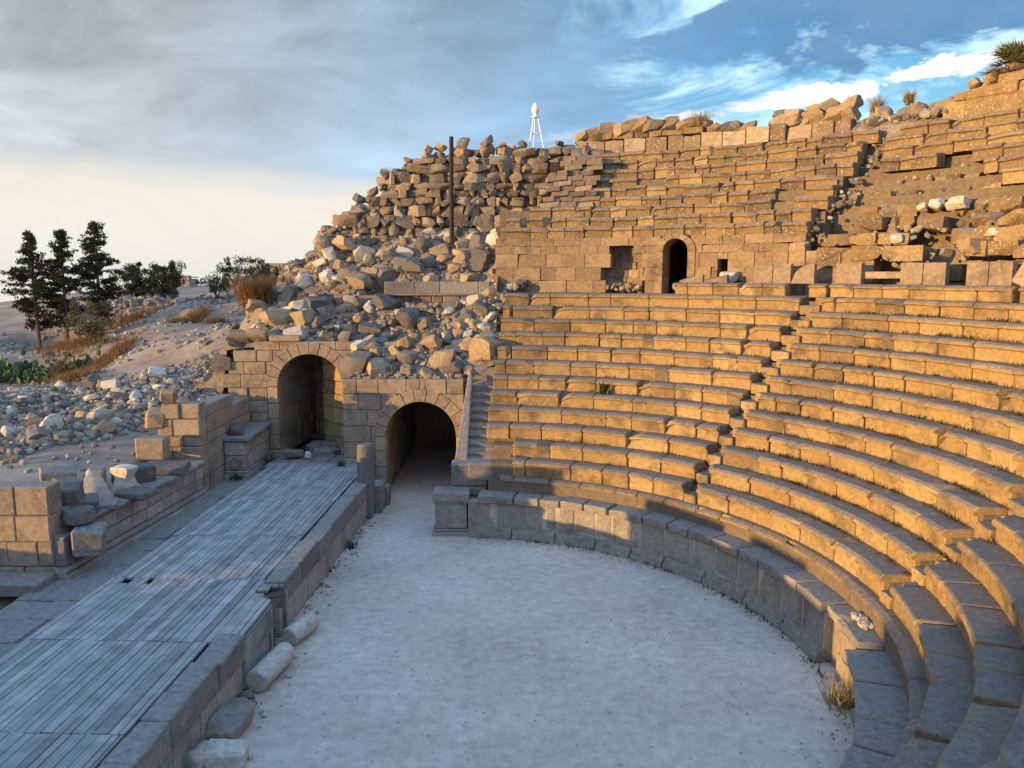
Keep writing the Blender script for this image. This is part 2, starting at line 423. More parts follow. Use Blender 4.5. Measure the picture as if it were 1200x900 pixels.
# podium round the orchestra
pod = empty('orchestra_podium', (CX, CY, 0), 'low curved wall of grey blocks with pale mortar around the sandy orchestra floor', 'wall')
def podium_run(d0, d1, wr):
    mb = MB(); a = D(d0)
    while a < D(d1) - .01:
        L = R.uniform(.45, .95) / wr; b = min(a + L, D(d1)); b = D(d1) if D(d1) - b < .05 else b
        g = R.choice((.015, .02, .04, .07, .2 if R.random() < .3 else .03)) / wr
        zb = .3 + R.choice((0, .0, .02, .1)); zt = 1.0 - R.choice((0, .0, .0, .02))
        arc_block(mb, [(wr, zb), (wr + .3, zb), (wr + .3, zt), (wr, zt)], a + g / 2, b - g / 2, j=.008, push=R.uniform(-.012, .012), chip=R.choice((0, 0, .03)))
        a = b
    child(mb, 'wall_course', M['podium'], pod)
    mb = MB(); a0, a1 = D(d0), D(d1)
    arc = lambda p_: sections(mb, [[pol(r_, a0 + (a1 - a0) * i / 60, z_) for r_, z_ in p_] for i in range(61)])
    arc([(wr + .018, .05), (wr + .35, .05), (wr + .35, 1.02), (wr + .018, 1.02)])
    child(mb, 'mortar_bed', M['mortar'], pod)
    mb = MB(); a = D(d0)
    while a < D(d1) - .01:
        b = min(a + R.uniform(.8, 1.5) / wr, D(d1)); b = D(d1) if D(d1) - b < .06 else b
        arc_block(mb, [(wr - .17, -.1), (wr + .1, -.1), (wr + .1, .3), (wr + .0, .3), (wr - .05, .25), (wr - .07, .17), (wr - .15, .13)], a, b - .004, j=.012)
        a = b
    child(mb, 'plinth', M['podium'], pod)
def slab_run(d0, d1, r0, r1, z0, z1, mat, rough=.012):
    mb = MB(); a = D(d0)
    while a < D(d1) - .01:
        b = min(a + R.uniform(.6, 1.15) / r0, D(d1)); b = D(d1) if D(d1) - b < .06 else b
        cr = R.uniform(.02, .08) if R.random() < .35 else 0
        arc_block(mb, [(r0 + .03, z0), (r1, z0), (r1, z1), (r0 + .02, z1), (r0, z1 - .02), (r0, z1 - .09)], a + .003, b - .003, j=.009, chip=cr, lift=R.uniform(-rough, rough), push=R.uniform(-.015, .02))
        a = b
    child(mb, 'walkway_slab', mat, pod)
podium_run(2.5, 87., 7.70)
podium_run(END_LOW, -11., 7.75)
slab_run(2.5, 85., 7.60, 8.2, 1.02, 1.235, M['podium'])
slab_run(-9.5, 2.4, 7.72, 8.2, 1.0, 1.21, M['podium'])
slab_run(END_LOW, -9.6, 7.45, 8.2, .95, 1.12, M['podium'])
# walkway behind slabs, and broken entrance jambs in the low wall
mb = MB()
sections(mb, [[pol(r_, D(END_LOW + (85 - END_LOW) * i / 70), z_) for r_, z_ in [(7.95, .2), (8.2, .2), (8.2, 1.05), (7.95, 1.05)]] for i in range(71)])
child(mb, 'walkway_bed', M['soil'], pod)
mb = MB()
for (d0, d1, r0, z0, z1) in ((-11, -1.5, 7.72, -.05, .52), (-11, -2., 7.74, .52, 1.0), (-1.5, 2.4, 7.86, -.05, 1.0)):
    a = D(d0)
    while a < D(d1) - .01:
        b = min(a + R.uniform(.5, .8) / r0, D(d1)); b = D(d1) if D(d1) - b < .04 else b
        arc_block(mb, [(r0, z0), (r0 + .4, z0), (r0 + .4, z1), (r0, z1)], a + .002, b - .002, j=.012, chip=R.choice((0, .05)))
        a = b
child(mb, 'broken_wall_face', M['wall'], pod)
# end pier of the podium
mb = MB()
px, py = -1.76, 21.62
for (dz0, dz1, ex) in ((-.05, .12, .09), (.12, .2, .05), (.2, .95, .0), (.95, 1.02, .04), (1.02, 1.26, .07)):
    box(mb, (px, py + .2, (dz0 + dz1) / 2), (.92 + 2 * ex, .62 + 2 * ex, dz1 - dz0 - .003), ch=.02, j=.008)
child(mb, 'end_pier', M['podium'], pod)

# =================================================================== GANGWAY: bench with tall backs
hb = empty('gangway_bench', (CX, CY, 0), 'topmost stone bench on the gangway with tall slabs standing behind it', 'bench')
for (d0, d1) in ((45.9, 60.5), (40.8, 43.0), (20., 40.4), (2, 19.4)):
    mb = MB(); arc_row(mb, 14.58, 6.8, 7.2, .5, D(d0), D(d1), .7, 1.05, lip=.09, rough=.01)
    child(mb, 'bench_seat', M['seat'], hb)
def back_slab(d0, d1, shape, label):
    mb = MB(); r0, r1 = 14.98, 15.16; z0, zt = 7.19, 7.80
    nn = 7; ft = []
    for i in range(nn):
        f = i / (nn - 1); a = D(d0 + (d1 - d0) * f)
        top = zt
        if shape == 'round': top = z0 + .04 + (zt - z0 - .04) * sqrt(max(0, 1 - f ** 2)) * 1.0
        if shape == 'broken': top = z0 + (zt - z0) * (.45 + .5 * f + .06 * sin(9 * f))
        if shape == 'low': top = z0 + .28 - .2 * f
        ft.append((a, top + R.uniform(-.006, .006)))
    secs = [[pol(r0, a, z0), pol(r1, a, z0), pol(r1, a, t_ - .012), pol(r1 - .015, a, t_), pol(r0 + .015, a, t_), pol(r0, a, t_ - .012)] for a, t_ in ft]
    sections(mb, secs)
    o = mb.build('seat_back_slab', M['wall']); o['category'] = 'stone slab'; o['label'] = label; o['group'] = 'tall back slabs along the gangway bench'
    return o
# names follow the order along the bench, counted from the doorway
for d0, d1, sh, lb in [
    (57.2, 60.3, 'low', 'low broken wedge of a back slab on the gangway bench nearest the small doorway'),
    (54.0, 57.0, 'low', 'low broken wedge of a back slab, second from the small doorway'),
    (48.2, 50.5, 'flat', 'upright square back slab on the bench, first full one after the doorway'),
    (45.9, 48.1, 'flat', 'upright square back slab directly beside the rounded slab'),
    (43.0, 45.8, 'round', 'back slab with a rounded quarter top beside the dark stair gap'),
    (37.4, 40.4, 'flat', 'single square back slab just past the dark stair gap'),
    (30.5, 32.9, 'flat', 'upright back slab just past the dark niche with the stone lintel'),
    (28.0, 30.4, 'flat', 'upright back slab before the second gap in the tall backs'),
    (23.6, 25.8, 'flat', 'wide upright back slab just after the second gap in the tall backs'),
    (21.2, 23.5, 'flat', 'upright back slab beside the leaning block at the far end')]:
    back_slab(d0, d1, sh, lb)
mb = MB(); box(mb, pol(15.05, D(18.9), 7.62), (.75, .4, .95), rz=D(18.9), tilt=(.5, .1), ch=.03, j=.03)
tag(mb.build('leaning_block', M['wall']), 'large block leaning on the gangway bench beside the last back slab', 'stone block')
mb = MB()
box(mb, pol(15.25, D(35.2), 7.46), (.22, 1.5, .2), rz=D(35.2), ch=.02, j=.01)
tag(mb.build('lintel_stone', M['wall']), 'long flat lintel stone lying across the dark niche behind the bench', 'stone block')

# =================================================================== UPPER SEATING
upper = empty('upper_seating', (CX, CY, 0), 'steep ruined upper seating of weathered brown stone courses above the small doorway', 'seating')
def uR(j): return 15.78 + .5 * j
def uZ(j): return 9.2 + .405 * j
UL = [85.5, 85., 82, 79.8, 78.6, 78., 77.6, 77.5, 77.4]
UA = (40.9, 44.6)
UAi = lambda j: 45.6 - .16 * j + .5 * sin(j * 2.1)
for j in range(9):
    z1 = uZ(j); z0 = uZ(j - 1) - .04 if j else 8.78
    mb = MB(); rnd = random.Random(50 + j)
    arc_row(mb, uR(j), z0, z1, .62, D(UAi(j)), D(UL[j]), .55, 1.15, rough=.032, lip=.12, chipp=.4, miss=.05, gap=.014, rnd=rnd)
    child(mb, 'seat_row', M['upper'], upper)
    if j >= 3:
        a1 = UAi(j) - 2.0 - .2 * (8 - j) if j >= 5 else {3: 28.5, 4: 31.}[j]
        runs = [(1, a1)] if j != 5 else [(1, 33.), (36.2, a1)]
        for (q0, q1) in runs:
            mb = MB(); arc_row(mb, uR(j), z0, z1, .62, D(q0), D(q1), .6, 1.3, rough=.028, lip=.10, chipp=.4, miss=.01, gap=.012, rnd=rnd)
            child(mb, 'seat_row', M['upper'], upper)
# capping course of large pale blocks, and the higher wall beyond the stair gap
mb = MB(); rnd = random.Random(91); a = D(47.2)
while a < D(77.6):
    b = min(a + rnd.uniform(.55, .95) / 20.2, D(77.6))
    arc_block(mb, [(20.25, 12.42), (20.85, 12.42), (20.85, 13.02), (20.25, 13.02)], a + .0008, b - .0008, nseg=2, j=.02, chip=rnd.choice((0, .05)), push=rnd.uniform(-.07, .08), lift=rnd.choice((-.06, -.02, 0, .02, .06)), tilt=rnd.uniform(-.06, .06), rnd=rnd)
    a = b
child(mb, 'capping_course', M['top'], upper)
mb = MB(); a = D(62.8)
while a < D(74.5):
    b = min(a + rnd.uniform(.5, .9) / 20.2, D(74.5)); h = rnd.uniform(.19, .24)
    arc_block(mb, [(20.3, 13.05), (20.9, 13.05), (20.9, 13.05 + h), (20.3, 13.05 + h)], a + .0008, b - .0008, nseg=2, j=.015, push=rnd.uniform(-.05, .05), tilt=rnd.uniform(-.03, .03), rnd=rnd)
    a = b
child(mb, 'upper_course', M['upper'], upper)
mb = MB()
for z0, z1, d0, d1, pr in ((12.43, 13.02, 27., 38.6, 0), (13.02, 13.34, 22, 37.6, .07), (13.34, 13.62, 18, 34., .02)):
    a = D(d0)
    while a < D(d1) - .005:
        b = min(a + rnd.uniform(.8, 1.9) / 20.1, D(d1)); b = D(d1) if D(d1) - b < .02 else b
        arc_block(mb, [(20.2 - pr, z0), (20.8, z0), (20.8, z1 - .005), (20.2 - pr, z1 - .005)], a + .0006, b - .0006, nseg=2, j=.02, chip=rnd.choice((0, .06)), push=rnd.uniform(-.03, .03), lift=0, rnd=rnd)
        a = b
child(mb, 'parapet_course', M['upper'], upper)
mb = MB(); sections(mb, [[pol(r_, D(36 + 11.6 * i / 14), z_ + .25 * mnoise.noise(Vector((i * .9, r_, 4)))) for r_, z_ in ((20.0, 11.6), (21.6, 11.6), (21.6, 12.95), (20.7, 12.95), (20.3, 12.5))] for i in range(15)]); child(mb, 'parapet_fill', M['dirt'], upper)
# core behind the steps, open where the doorway and the recess go in
for (d0, d1, jmax, zb) in ((45.0, 59., 9, 6.6), (59., 64.6, 9, 9.0), (64.6, 77.5, 9, 6.6), (77.5, 86, 3, 6.6), (1, 44.9, 9, 6.6)):
    mb = MB(); prof = [(16.75, zb), (16.75, 8.7 if zb < 8 else 9.05)]
    for j in range(jmax): prof += [(max(16.75, uR(j) + .2), max(zb + .05, (uZ(j - 1) if j else 8.7) - .08)), (max(16.75, uR(j) + .2), max(zb + .06, uZ(j) - .1))]
    prof += [(uR(jmax - 1) + 1.6, uZ(jmax - 1) - .1), (uR(jmax - 1) + 1.6, zb)]
    if d1 < 45: prof = [(r_ + .55, z_) for r_, z_ in prof]
    sections(mb, [[pol(r_, D(d0 + (d1 - d0) * i / 40), z_) for r_, z_ in prof] for i in range(41)])
    child(mb, 'rubble_core', M['soil'], upper)

# gangway wall below the upper seats: coursed blocks cut round the doorway, the recess and the niche
DOOR = (61.8, 61.75)    # centre angle
def arc_wall(mb, r, courses, d0, d1, holes, rnd, lmin=.5, lmax=1.1, dep=.45):
    """holes: (deg0, deg1, z0, z1, arched)"""
    for (z0, z1) in courses:
        a = d0
        while a < d1 - .05:
            b = min(a + rnd.uniform(lmin, lmax) / r * 180 / pi, d1)
            if d1 - b < 1.0: b = d1
            pieces = [(a, b, z0, z1)]
            for (h0, h1, hz0, hz1, arch) in holes:
                new = []
                for (p0, p1, q0, q1) in pieces:
                    if p1 <= h0 or p0 >= h1 or q1 <= hz0 or q0 >= hz1: new.append((p0, p1, q0, q1)); continue
                    if p0 < h0 - .3: new.append((p0, h0, q0, q1))
                    if p1 > h1 + .3: new.append((h1, p1, q0, q1))
                    if q1 > hz1 + .06: new.append((max(p0, h0), min(p1, h1), hz1, q1))
                pieces = new
            for (p0, p1, q0, q1) in pieces:
                g = .004 / r; ps = rnd.uniform(-.02, .02)
                arc_block(mb, [(r, q0 + .004), (r + dep, q0 + .004), (r + dep, q1), (r, q1)], D(p0) + g, D(p1) - g, nseg=2, j=.008, ch=.012, push=ps, chip=rnd.choice((0, 0, .04)), rnd=rnd)
            a = b
rnd = random.Random(5)
mb = MB()
dw = 1.93
holes = [(DOOR[0] - dw, DOOR[0] + dw, 6.5, 8.86, True), (66.0, 71.0, 6.5, 7.25, False), (66.4, 71.7, 7.25, 7.72, False), (66.2, 70.4, 7.72, 8.22, False), (67.4, 70.6, 8.22, 8.5, False), (55.0, 56.3, 7.6, 8.0, False), (34.0, 37.2, 6.5, 7.9, False)]
cw = [(6.8, 7.25), (7.25, 7.72), (7.72, 8.22), (8.22, 8.5), (8.5, 8.8)]
arc_wall(mb, 15.72, cw, 45.5, DOOR[0], holes, rnd)
child(mb, 'gangway_wall', M['gang'], upper); mb = MB()
arc_wall(mb, 15.72, cw, DOOR[0], 86.2, holes, rnd)
child(mb, 'gangway_wall', M['gang'], upper); mb = MB()
arc_wall(mb, 15.72, [(6.8, 7.25), (7.25, 7.72), (7.72, 8.22)], 37.5, 45.4, holes, rnd)
child(mb, 'gangway_wall', M['gang'], upper)
# recess back
mb = MB(); arc_wall(mb, 16.42, [(6.8, 7.1), (7.1, 7.35), (7.35, 7.65), (7.65, 7.9), (7.9, 8.2), (8.2, 8.5)], 65.5, 72.2, [], rnd, .3, .6, .3)
for dd in (66.2, 71.5):
    arc_block(mb, [(15.9, 6.8), (16.7, 6.8), (16.7, 8.4), (15.9, 8.4)], D(dd), D(dd + .7), nseg=1)
for i in range(70): scatter(mb, pol(rnd.uniform(15.75, 16.4), D(rnd.uniform(66.3, 71)), 6.9 + abs(rnd.gauss(0, .12))), rnd.uniform(.08, .3), rnd)
child(mb, 'blocked_recess', M['rubblewall'], upper)
# doorway: arch stones, jambs, dark passage
mb = MB(); rD = 15.68; half = .53; zs = 8.28
ph0 = D(DOOR[0]); er = Vector((cos(ph0), sin(ph0), 0)); et = Vector((sin(ph0), -cos(ph0), 0))
o0 = Vector((CX, CY, 0)) + er * rD
def loc3(u, d, z): return o0 + et * u + er * d + Vector((0, 0, z))
nv = 7
for i in range(nv):
    a0, a1 = pi * i / nv + .012, pi * (i + 1) / nv - .012
    s0 = []
    ring = []
    for dd in (-.02, .8):
        q = []
        for a in (a0, (a0 + a1) / 2, a1): q.append(loc3(cos(a) * .45, dd, zs + sin(a) * .45))
        for a in (a1, (a0 + a1) / 2, a0): q.append(loc3(cos(a) * .72, dd, zs + sin(a) * .62))
        ring.append(q)
    sections(mb, ring)
for sgn in (-1, 1):
    for (z0, z1) in ((6.8, 7.4), (7.4, 7.85), (7.85, 8.28)):
        w = .26; ring = []
        for dd in (-.015, .8):
            ring.append([loc3(sgn * .45, dd, z0 + .004), loc3(sgn * (.45 + w), dd, z0 + .004), loc3(sgn * (.45 + w), dd, z1 - .004), loc3(sgn * .45, dd, z1 - .004)])
        sections(mb, ring)
dr = child(mb, 'doorway', M['gang'], upper)
mb = MB()
rings = []
for d_, hw in ((.78, .47), (.95, .47), (.96, 1.0), (6.5, 1.0)):
    rings.append([loc3(u, d_, z) for u, z in [(-hw, 6.79), (-hw, zs)] + [(-hw * cos(pi * i / 10), zs + .47 * sin(pi * i / 10)) for i in range(1, 10)] + [(hw, zs), (hw, 6.79)]])
sections(mb, rings, caps=False); mb.add(rings[-1], [tuple(range(len(rings[-1])))]); o = child(mb, 'passage', M['soil'], upper); o.parent = dr; o.matrix_parent_inverse.identity()

# =================================================================== TERRAIN
TC = np.array([(-13, 19, 2.0), (-11.5, 17, 1.9), (-16, 21, 2.1), (-16, 24.5, 2.6), (-18, 28, 2.95), (-13.5, 24, 2.55), (-12, 24, 2.4), (-11, 21, 1.95), (-11.6, 27, 3.2),
 (-13.4, 30, 3.6), (-16, 30, 3.2), (-22, 34, 2.3), (-23.5, 38, 2.2), (-26.5, 45, 3.05), (-40, 60, 2.3), (-60, 60, 1.), (-99, 150, .2), (-21.9, 42, 3.84), (-18.5, 42, 4.8), (-19.2, 50, 5.9), (-25.1, 52, 5.84), (-26.5, 48, 4.65),
 (-16.5, 50, 6.2), (-17.7, 60, 6.7), (-38, 90, 6.1), (-25, 90, 6.4), (-12, 35, 5.2), (-14, 36, 4.6), (-11, 31, 4.4), (-10, 40, 6), (0, 45, 6), (20, 45, 6), (-30, 30, 1.5), (-45, 30, 0), (-25, 15, 1), (-40, 5, 0), (-14, 5, .5), (-60, 110, 2.), (-30, 62, 5.6), (-20, 70, 6.5), (-33, 75, 5.6)], float)
def idw(P, x, y, pw=3.2):
    d = np.sqrt((P[:, 0] - x) ** 2 + (P[:, 1] - y) ** 2) + .25
    w = d ** -pw
    return float((w * P[:, 2]).sum() / w.sum())
def sst(a, b, x):
    t_ = min(1, max(0, (x - a) / (b - a))); return t_ * t_ * (3 - 2 * t_)
def tz(x, y):
    z = idw(TC, x, y)
    far = sst(110, 260, hypot(x, y)); z = z * (1 - far) + (-4.5) * far
    f2 = sst(380, 900, hypot(x, y)); z = z - f2 * 140
    z += mnoise.noise(Vector((x * .35, y * .35, 3.))) * .12 * sst(-10.5, -13, x)
    xa = -10.9 if y < 23 else -10.3
    th = sst(xa, xa + .5, x) * (1 - sst(33, 37, y))
    z = z * (1 - th) + (-.06) * th
    if y < 16.6 and x > -16: z = min(z, .6 + 1.4 * sst(16.0, 16.6, y))
    return z
gx = [-2600, -1500, -900, -600, -400, -280, -200, -150, -110, -85, -70, -60] + [-52 + 1. * i for i in range(22)] + [-30 + .5 * i for i in range(36)] + [-12 + .25 * i for i in range(12)] + [-8, -4, 0, 6, 12, 20, 30, 50, 90, 160, 300, 600, 1200, 2600]
gy = [-1500, -600, -200, -80, -30, -10, 0, 6, 10, 13] + [15 + .5 * i for i in range(80)] + [55 + 1.5 * i for i in range(20)] + [86, 90, 95, 100, 110, 125, 140, 160, 190, 230, 280, 330, 380, 420, 460, 520, 600, 750, 900, 1300, 2000, 3200]
mb = MB(); nx, ny = len(gx), len(gy)
mb.v = [(x, y, tz(x, y)) for y in gy for x in gx]
mb.f = [(j * nx + i, j * nx + i + 1, (j + 1) * nx + i + 1, (j + 1) * nx + i) for j in range(ny - 1) for i in range(nx - 1)]
tag(mb.build('ground', M['ground'], None, 60), kind='structure')
# orchestra floor and the sandy passage floor
mb = MB()
P_ = []
for i in range(0, 61): P_.append(pol(7.75, D(-95 + 190 * i / 60), .0))
vs = []; fs = []
nr = 40; na = 60
for i in range(nr + 1):
    for j in range(na + 1):
        y = 3 + (31) * j / na; x = -5.2 + 12.2 * i / nr
        vs.append((x, y, .012 * mnoise.noise(Vector((x * .8, y * .8, 0))) + .006 * mnoise.noise(Vector((x * 3, y * 3, 5)))))
for i in range(nr):
    for j in range(na): fs.append((i * (na + 1) + j, (i + 1) * (na + 1) + j, (i + 1) * (na + 1) + j + 1, i * (na + 1) + j + 1))
mb.add(vs, fs); tag(mb.build('orchestra_floor', M['sand'], None, 60), kind='structure')

# =================================================================== COLLAPSED SLOPE
MC = np.array([(-10.23, 27.6, 5.1), (-9.2, 27.6, 5.15), (-8.09, 27.6, 5.2), (-6.5, 27.6, 5.1), (-5.7, 27.7, 4.9), (-5.46, 25.9, 4.0), (-4.3, 25.9, 4.0), (-3, 25.9, 4.05), (-1.59, 25.9, 4.05), (-1.17, 26.5, 5.0), (-.63, 28.8, 6.6),
 (-4.49, 27., 4.8), (-3, 27.2, 5.0), (-4.94, 29.9, 6.3), (-3, 29.4, 6.2), (-1.5, 29.2, 6.3), (-8.78, 29.5, 5.9), (-7, 29.5, 6.1), (-9.8, 30.5, 6.1), (-9.9, 31.5, 6.5), (-8.9, 33, 8.0), (-7.7, 33.3, 9.3), (-5.79, 33.5, 10.2), (-5.58, 32., 8.1),
 (-6.3, 31, 7.3), (-4, 31.2, 7.9), (-2, 31, 7.9), (0, 30.6, 8.1), (1.5, 30.8, 8.9), (-5.2, 33., 9.4), (-3.6, 32.6, 9.1), (-1.4, 32.4, 9.1), (0, 31.6, 9.2), (1.5, 32, 9.8), (-5.4, 35, 11), (-1.4, 36, 12.2), (1.4, 36, 12.2), (-8.5, 36, 7.5), (-10.5, 34, 5.8), (-11.2, 29, 3.6), (-11.6, 31, 4.2), (-12, 34, 5),
 (-10.9, 27.9, 3.5), (-.2, 27, 5.2), (.5, 29, 7.), (2, 33.5, 12.)], float)
def mz(x, y):
    return idw(MC, x, y, 4.) + .1 * mnoise.noise(Vector((x * 1.1, y * 1.1, 9))) + .05 * mnoise.noise(Vector((x * 3., y * 3., 2)))
mb = MB(); xs = [-12 + .2 * i for i in range(72)]; T_ = 56
def edge_y(x): return 27.5 if x < -5.72 else 25.85 if x < -.4 else 29.5 if x < .1 else 30.3
for x in xs:
    y0 = edge_y(x)
    for j in range(T_ + 1):
        y = y0 + (37 - y0) * (j / T_) ** 1.15
        z = mz(x, y)
        if x < -11: z = z * (1 - sst(-11, -12, x)) + (tz(x, y) - .15) * sst(-11, -12, x)
        if j == 0: z -= 1.6 if x < -10.3 else .25
        mb.v.append((x, y + (.02 if j == 0 else 0), z))
mb.f = [(i * (T_ + 1) + j, (i + 1) * (T_ + 1) + j, (i + 1) * (T_ + 1) + j + 1, i * (T_ + 1) + j + 1) for i in range(len(xs) - 1) for j in range(T_)]
tag(mb.build('collapsed_slope_terrain', M['dirt'], None, 50), kind='structure')

# =================================================================== planar walls
def wall_blocks(mb, o, u, nrm, courses, u0, u1, rnd, dep=.35, lmin=.5, lmax=1.1, arch=None, ends=None, gap=.012, jit=.024, ch=.022):
    """courses of squared blocks in the plane through o along u; arch = (uc, zs, rout) left open"""
    o = Vector(o); u = Vector(u).normalized(); nrm = Vector(nrm).normalized(); Z = Vector((0, 0, 1))
    for ci, (z0, z1) in enumerate(courses):
        a0, a1 = (u0, u1) if not ends else ends(ci, u0, u1)
        a = a0
        while a < a1 - .02:
            b = min(a + rnd.uniform(lmin, lmax), a1)
            if a1 - b < .28: b = a1
            parts = [(a, b)]
            if arch and a < arch[0] < b: parts = [(a, arch[0]), (arch[0], b)]
            for (p, q) in parts:
                poly = None
                if arch:
                    uc, zs, ro = arch
                    def w(z): return ro if z <= zs else (sqrt(ro * ro - (z - zs) ** 2) if z < zs + ro else 0)
                    zz = [z0 + (z1 - z0) * i / 6 for i in range(7)]
                    if (p + q) / 2 < uc:
                        e = [(min(q, uc - w(z)), z) for z in zz]; e = [(x, z) for x, z in e if x > p + .03]
                        if len(e) < 2: continue
                        if max(x for x, z in e) < q - 1e-4 or min(x for x, z in e) < q - 1e-4: poly = [(p, e[0][1])] + e + [(p, e[-1][1])]
                    else:
                        e = [(max(p, uc + w(z)), z) for z in zz]; e = [(x, z) for x, z in e if x < q - .03]
                        if len(e) < 2: continue
                        if max(x for x, z in e) > p + 1e-4: poly = [(q, e[-1][1])] + e[::-1] + [(q, e[0][1])]
                if poly is None: poly = [(p, z0), (q, z0), (q, z1), (p, z1)]
                cu = sum(x for x, z in poly) / len(poly); cz = sum(z for x, z in poly) / len(poly)
                pu = rnd.uniform(-jit, jit); tl = rnd.uniform(-.02, .02) * (1 if jit > .01 else .3)
                def shrink(e):
                    r_ = []
                    for x, z in poly:
                        dx, dz = cu - x, cz - z
                        r_.append((x + max(-e, min(e, dx)), z + max(-e, min(e, dz))))
                    return r_
                rings = []
                for (dd, e) in ((0., ch + gap / 2), (ch, gap / 2), (dep, gap / 2)):
                    rings.append([o + u * x + Z * z + nrm * (pu - dd + tl * (x - cu) + (rnd.uniform(-.005, .005) if dd == 0 else 0)) for x, z in shrink(e)])
                sections(mb, rings)
            a = b

def voussoirs(mb, o, u, nrm, uc, zs, ri, ro, n, dep, rnd, jit=.01):
    o = Vector(o); u = Vector(u).normalized(); nrm = Vector(nrm).normalized(); Z = Vector((0, 0, 1))
    for i in range(n):
        g = .006
        a0, a1 = pi * i / n + g, pi * (i + 1) / n - g; pu = rnd.uniform(-jit, jit) + .012; rings = []
        for (dd, e) in ((0, .014), (.014, 0), (dep, 0)):
            q = []
            for a in (a0 + e / ri, (a0 + a1) / 2, a1 - e / ri): q.append((uc + cos(a) * (ri + e), zs + sin(a) * (ri + e)))
            for a in (a1 - e / ro, (a0 + a1) / 2, a0 + e / ro): q.append((uc + cos(a) * (ro - e), zs + sin(a) * (ro - e)))
            rings.append([o + u * x + Z * z + nrm * (pu - dd) for x, z in q])
        sections(mb, rings)
def barrel(mb, y0, y1, xc, zs, r, zfloor=None, nn=18, n_y=8):
    rings = []
    for j in range(n_y + 1):
        y = y0 + (y1 - y0) * j / n_y
        rings.append([Vector((xc - r * cos(pi * i / nn), y, zs + r * sin(pi * i / nn))) for i in range(nn + 1)])
    sections(mb, rings, closed=False, caps=False)

rnd = random.Random(21)
# ---- archway onto the orchestra
ao = empty('orchestra_archway', (-3.1, 25.6, 0), 'wide low stone archway with dark vaulted passage opening onto the sandy orchestra', 'archway')
OX, OW = -3.08, 1.19; ZS = 2.05
mb = MB(); cs = [(-.1, .42), (.42, .95), (.95, 1.3), (1.3, 1.85), (1.85, 2.4), (2.4, 2.95), (2.95, 3.5), (3.5, 4.0)]
wall_blocks(mb, (0, 25.6, 0), (1, 0, 0), (0, -1, 0), cs, -5.7, -1.62, rnd, .6, .45, .95, arch=(OX, ZS, 1.56))
for sg in (-1, 1):
    for (z0, z1) in ((-.1, .5), (.5, 1.0), (1.0, 1.55), (1.55, 2.05)):
        x0, x1 = sorted((OX + sg * OW, OX + sg * 1.56))
        wall_blocks(mb, (0, 25.59, 0), (1, 0, 0), (0, -1, 0), [(z0, z1)], x0, x1, rnd, .6, 2, 3, jit=.006)
fc = child(mb, 'facade', M['wall'], ao)
mb = MB(); voussoirs(mb, (0, 25.59, 0), (1, 0, 0), (0, -1, 0), OX, ZS, OW, 1.6, 11, .7, rnd); o = child(mb, 'arch_ring', M['wall'], ao); o.parent = fc; o.matrix_parent_inverse.identity()
mb = MB(); barrel(mb, 26.1, 34, OX, ZS, OW + .02)
mb.add([(OX - 1.3, 34, -.1), (OX + 1.3, 34, -.1), (OX + 1.3, 34, 3.4), (OX - 1.3, 34, 3.4)], [(0, 1, 2, 3)]); child(mb, 'barrel_vault', M['vault'], ao)
mb = MB()
wall_blocks(mb, (OX - OW - .02, 0, 0), (0, 1, 0), (1, 0, 0), [(-.1, .5), (.5, 1.0), (1., 1.55), (1.55, 2.06)], 26.2, 34, rnd, .4, .6, 1.1)
child(mb, 'passage_wall', M['vault'], ao); mb = MB()
wall_blocks(mb, (OX + OW + .02, 0, 0), (0, 1, 0), (-1, 0, 0), [(-.1, .5), (.5, 1.0), (1., 1.55), (1.55, 2.06)], 26.2, 34, rnd, .4, .6, 1.1)
child(mb, 'passage_wall', M['vault'], ao)
mb = MB()
for i in range(11):
    z = 4.02 + R.uniform(0, .03); x = -5.6 + i * .38
    box(mb, (x, 26.05, z), (R.uniform(.3, .42), R.uniform(.4, .75), .1), rz=R.uniform(-.2, .2), ch=.02, j=.02)
child(mb, 'wall_top', M['wallg'], ao)
# ---- archway onto the stage
sa = empty('stage_archway', (-7.2, 27.3, 1.1), 'tall stone archway at the end of the wooden stage with sunlit inner wall', 'archway')
LX, LW, LZ = -7.2, 1.17, 3.5
mb = MB(); cs = [(.9, 1.5), (1.5, 2.0), (2.0, 2.55), (2.55, 3.0), (3.0, 3.45), (3.45, 3.95), (3.95, 4.4), (4.4, 4.8), (4.8, 5.12)]
wall_blocks(mb, (0, 27.3, 0), (1, 0, 0), (0, -1, 0), cs, -10.25, LX, rnd, .55, .5, 1., arch=(LX, LZ, 1.56), ends=lambda c, a, b: (a + (.0, .0, .0, .05, .1, -.1, .15, .35, 1.1)[c], b))
for sg in (-1, 1):
    if sg > 0:
        child(mb, 'facade', M['wall'], sa); mb = MB()
        wall_blocks(mb, (0, 27.3, 0), (1, 0, 0), (0, -1, 0), cs, LX, -5.5, rnd, .55, .5, 1., arch=(LX, LZ, 1.56))
    for (z0, z1) in ((.9, 1.2), (1.2, 1.75), (1.75, 2.35), (2.35, 2.9), (2.9, 3.5)):
        ex = .1 if z0 < 1.1 else 0
        x0, x1 = sorted((LX + sg * (LW - ex), LX + sg * 1.56))
        wall_blocks(mb, (0, 27.29 - ex, 0), (1, 0, 0), (0, -1, 0), [(z0, z1)], x0, x1, rnd, .6, 2, 3, jit=.006)
fc = child(mb, 'facade', M['wall'], sa)
mb = MB(); voussoirs(mb, (0, 27.28, 0), (1, 0, 0), (0, -1, 0), LX, LZ, LW, 1.6, 12, .6, rnd); o = child(mb, 'arch_ring', M['wall'], sa); o.parent = fc; o.matrix_parent_inverse.identity()
mb = MB()
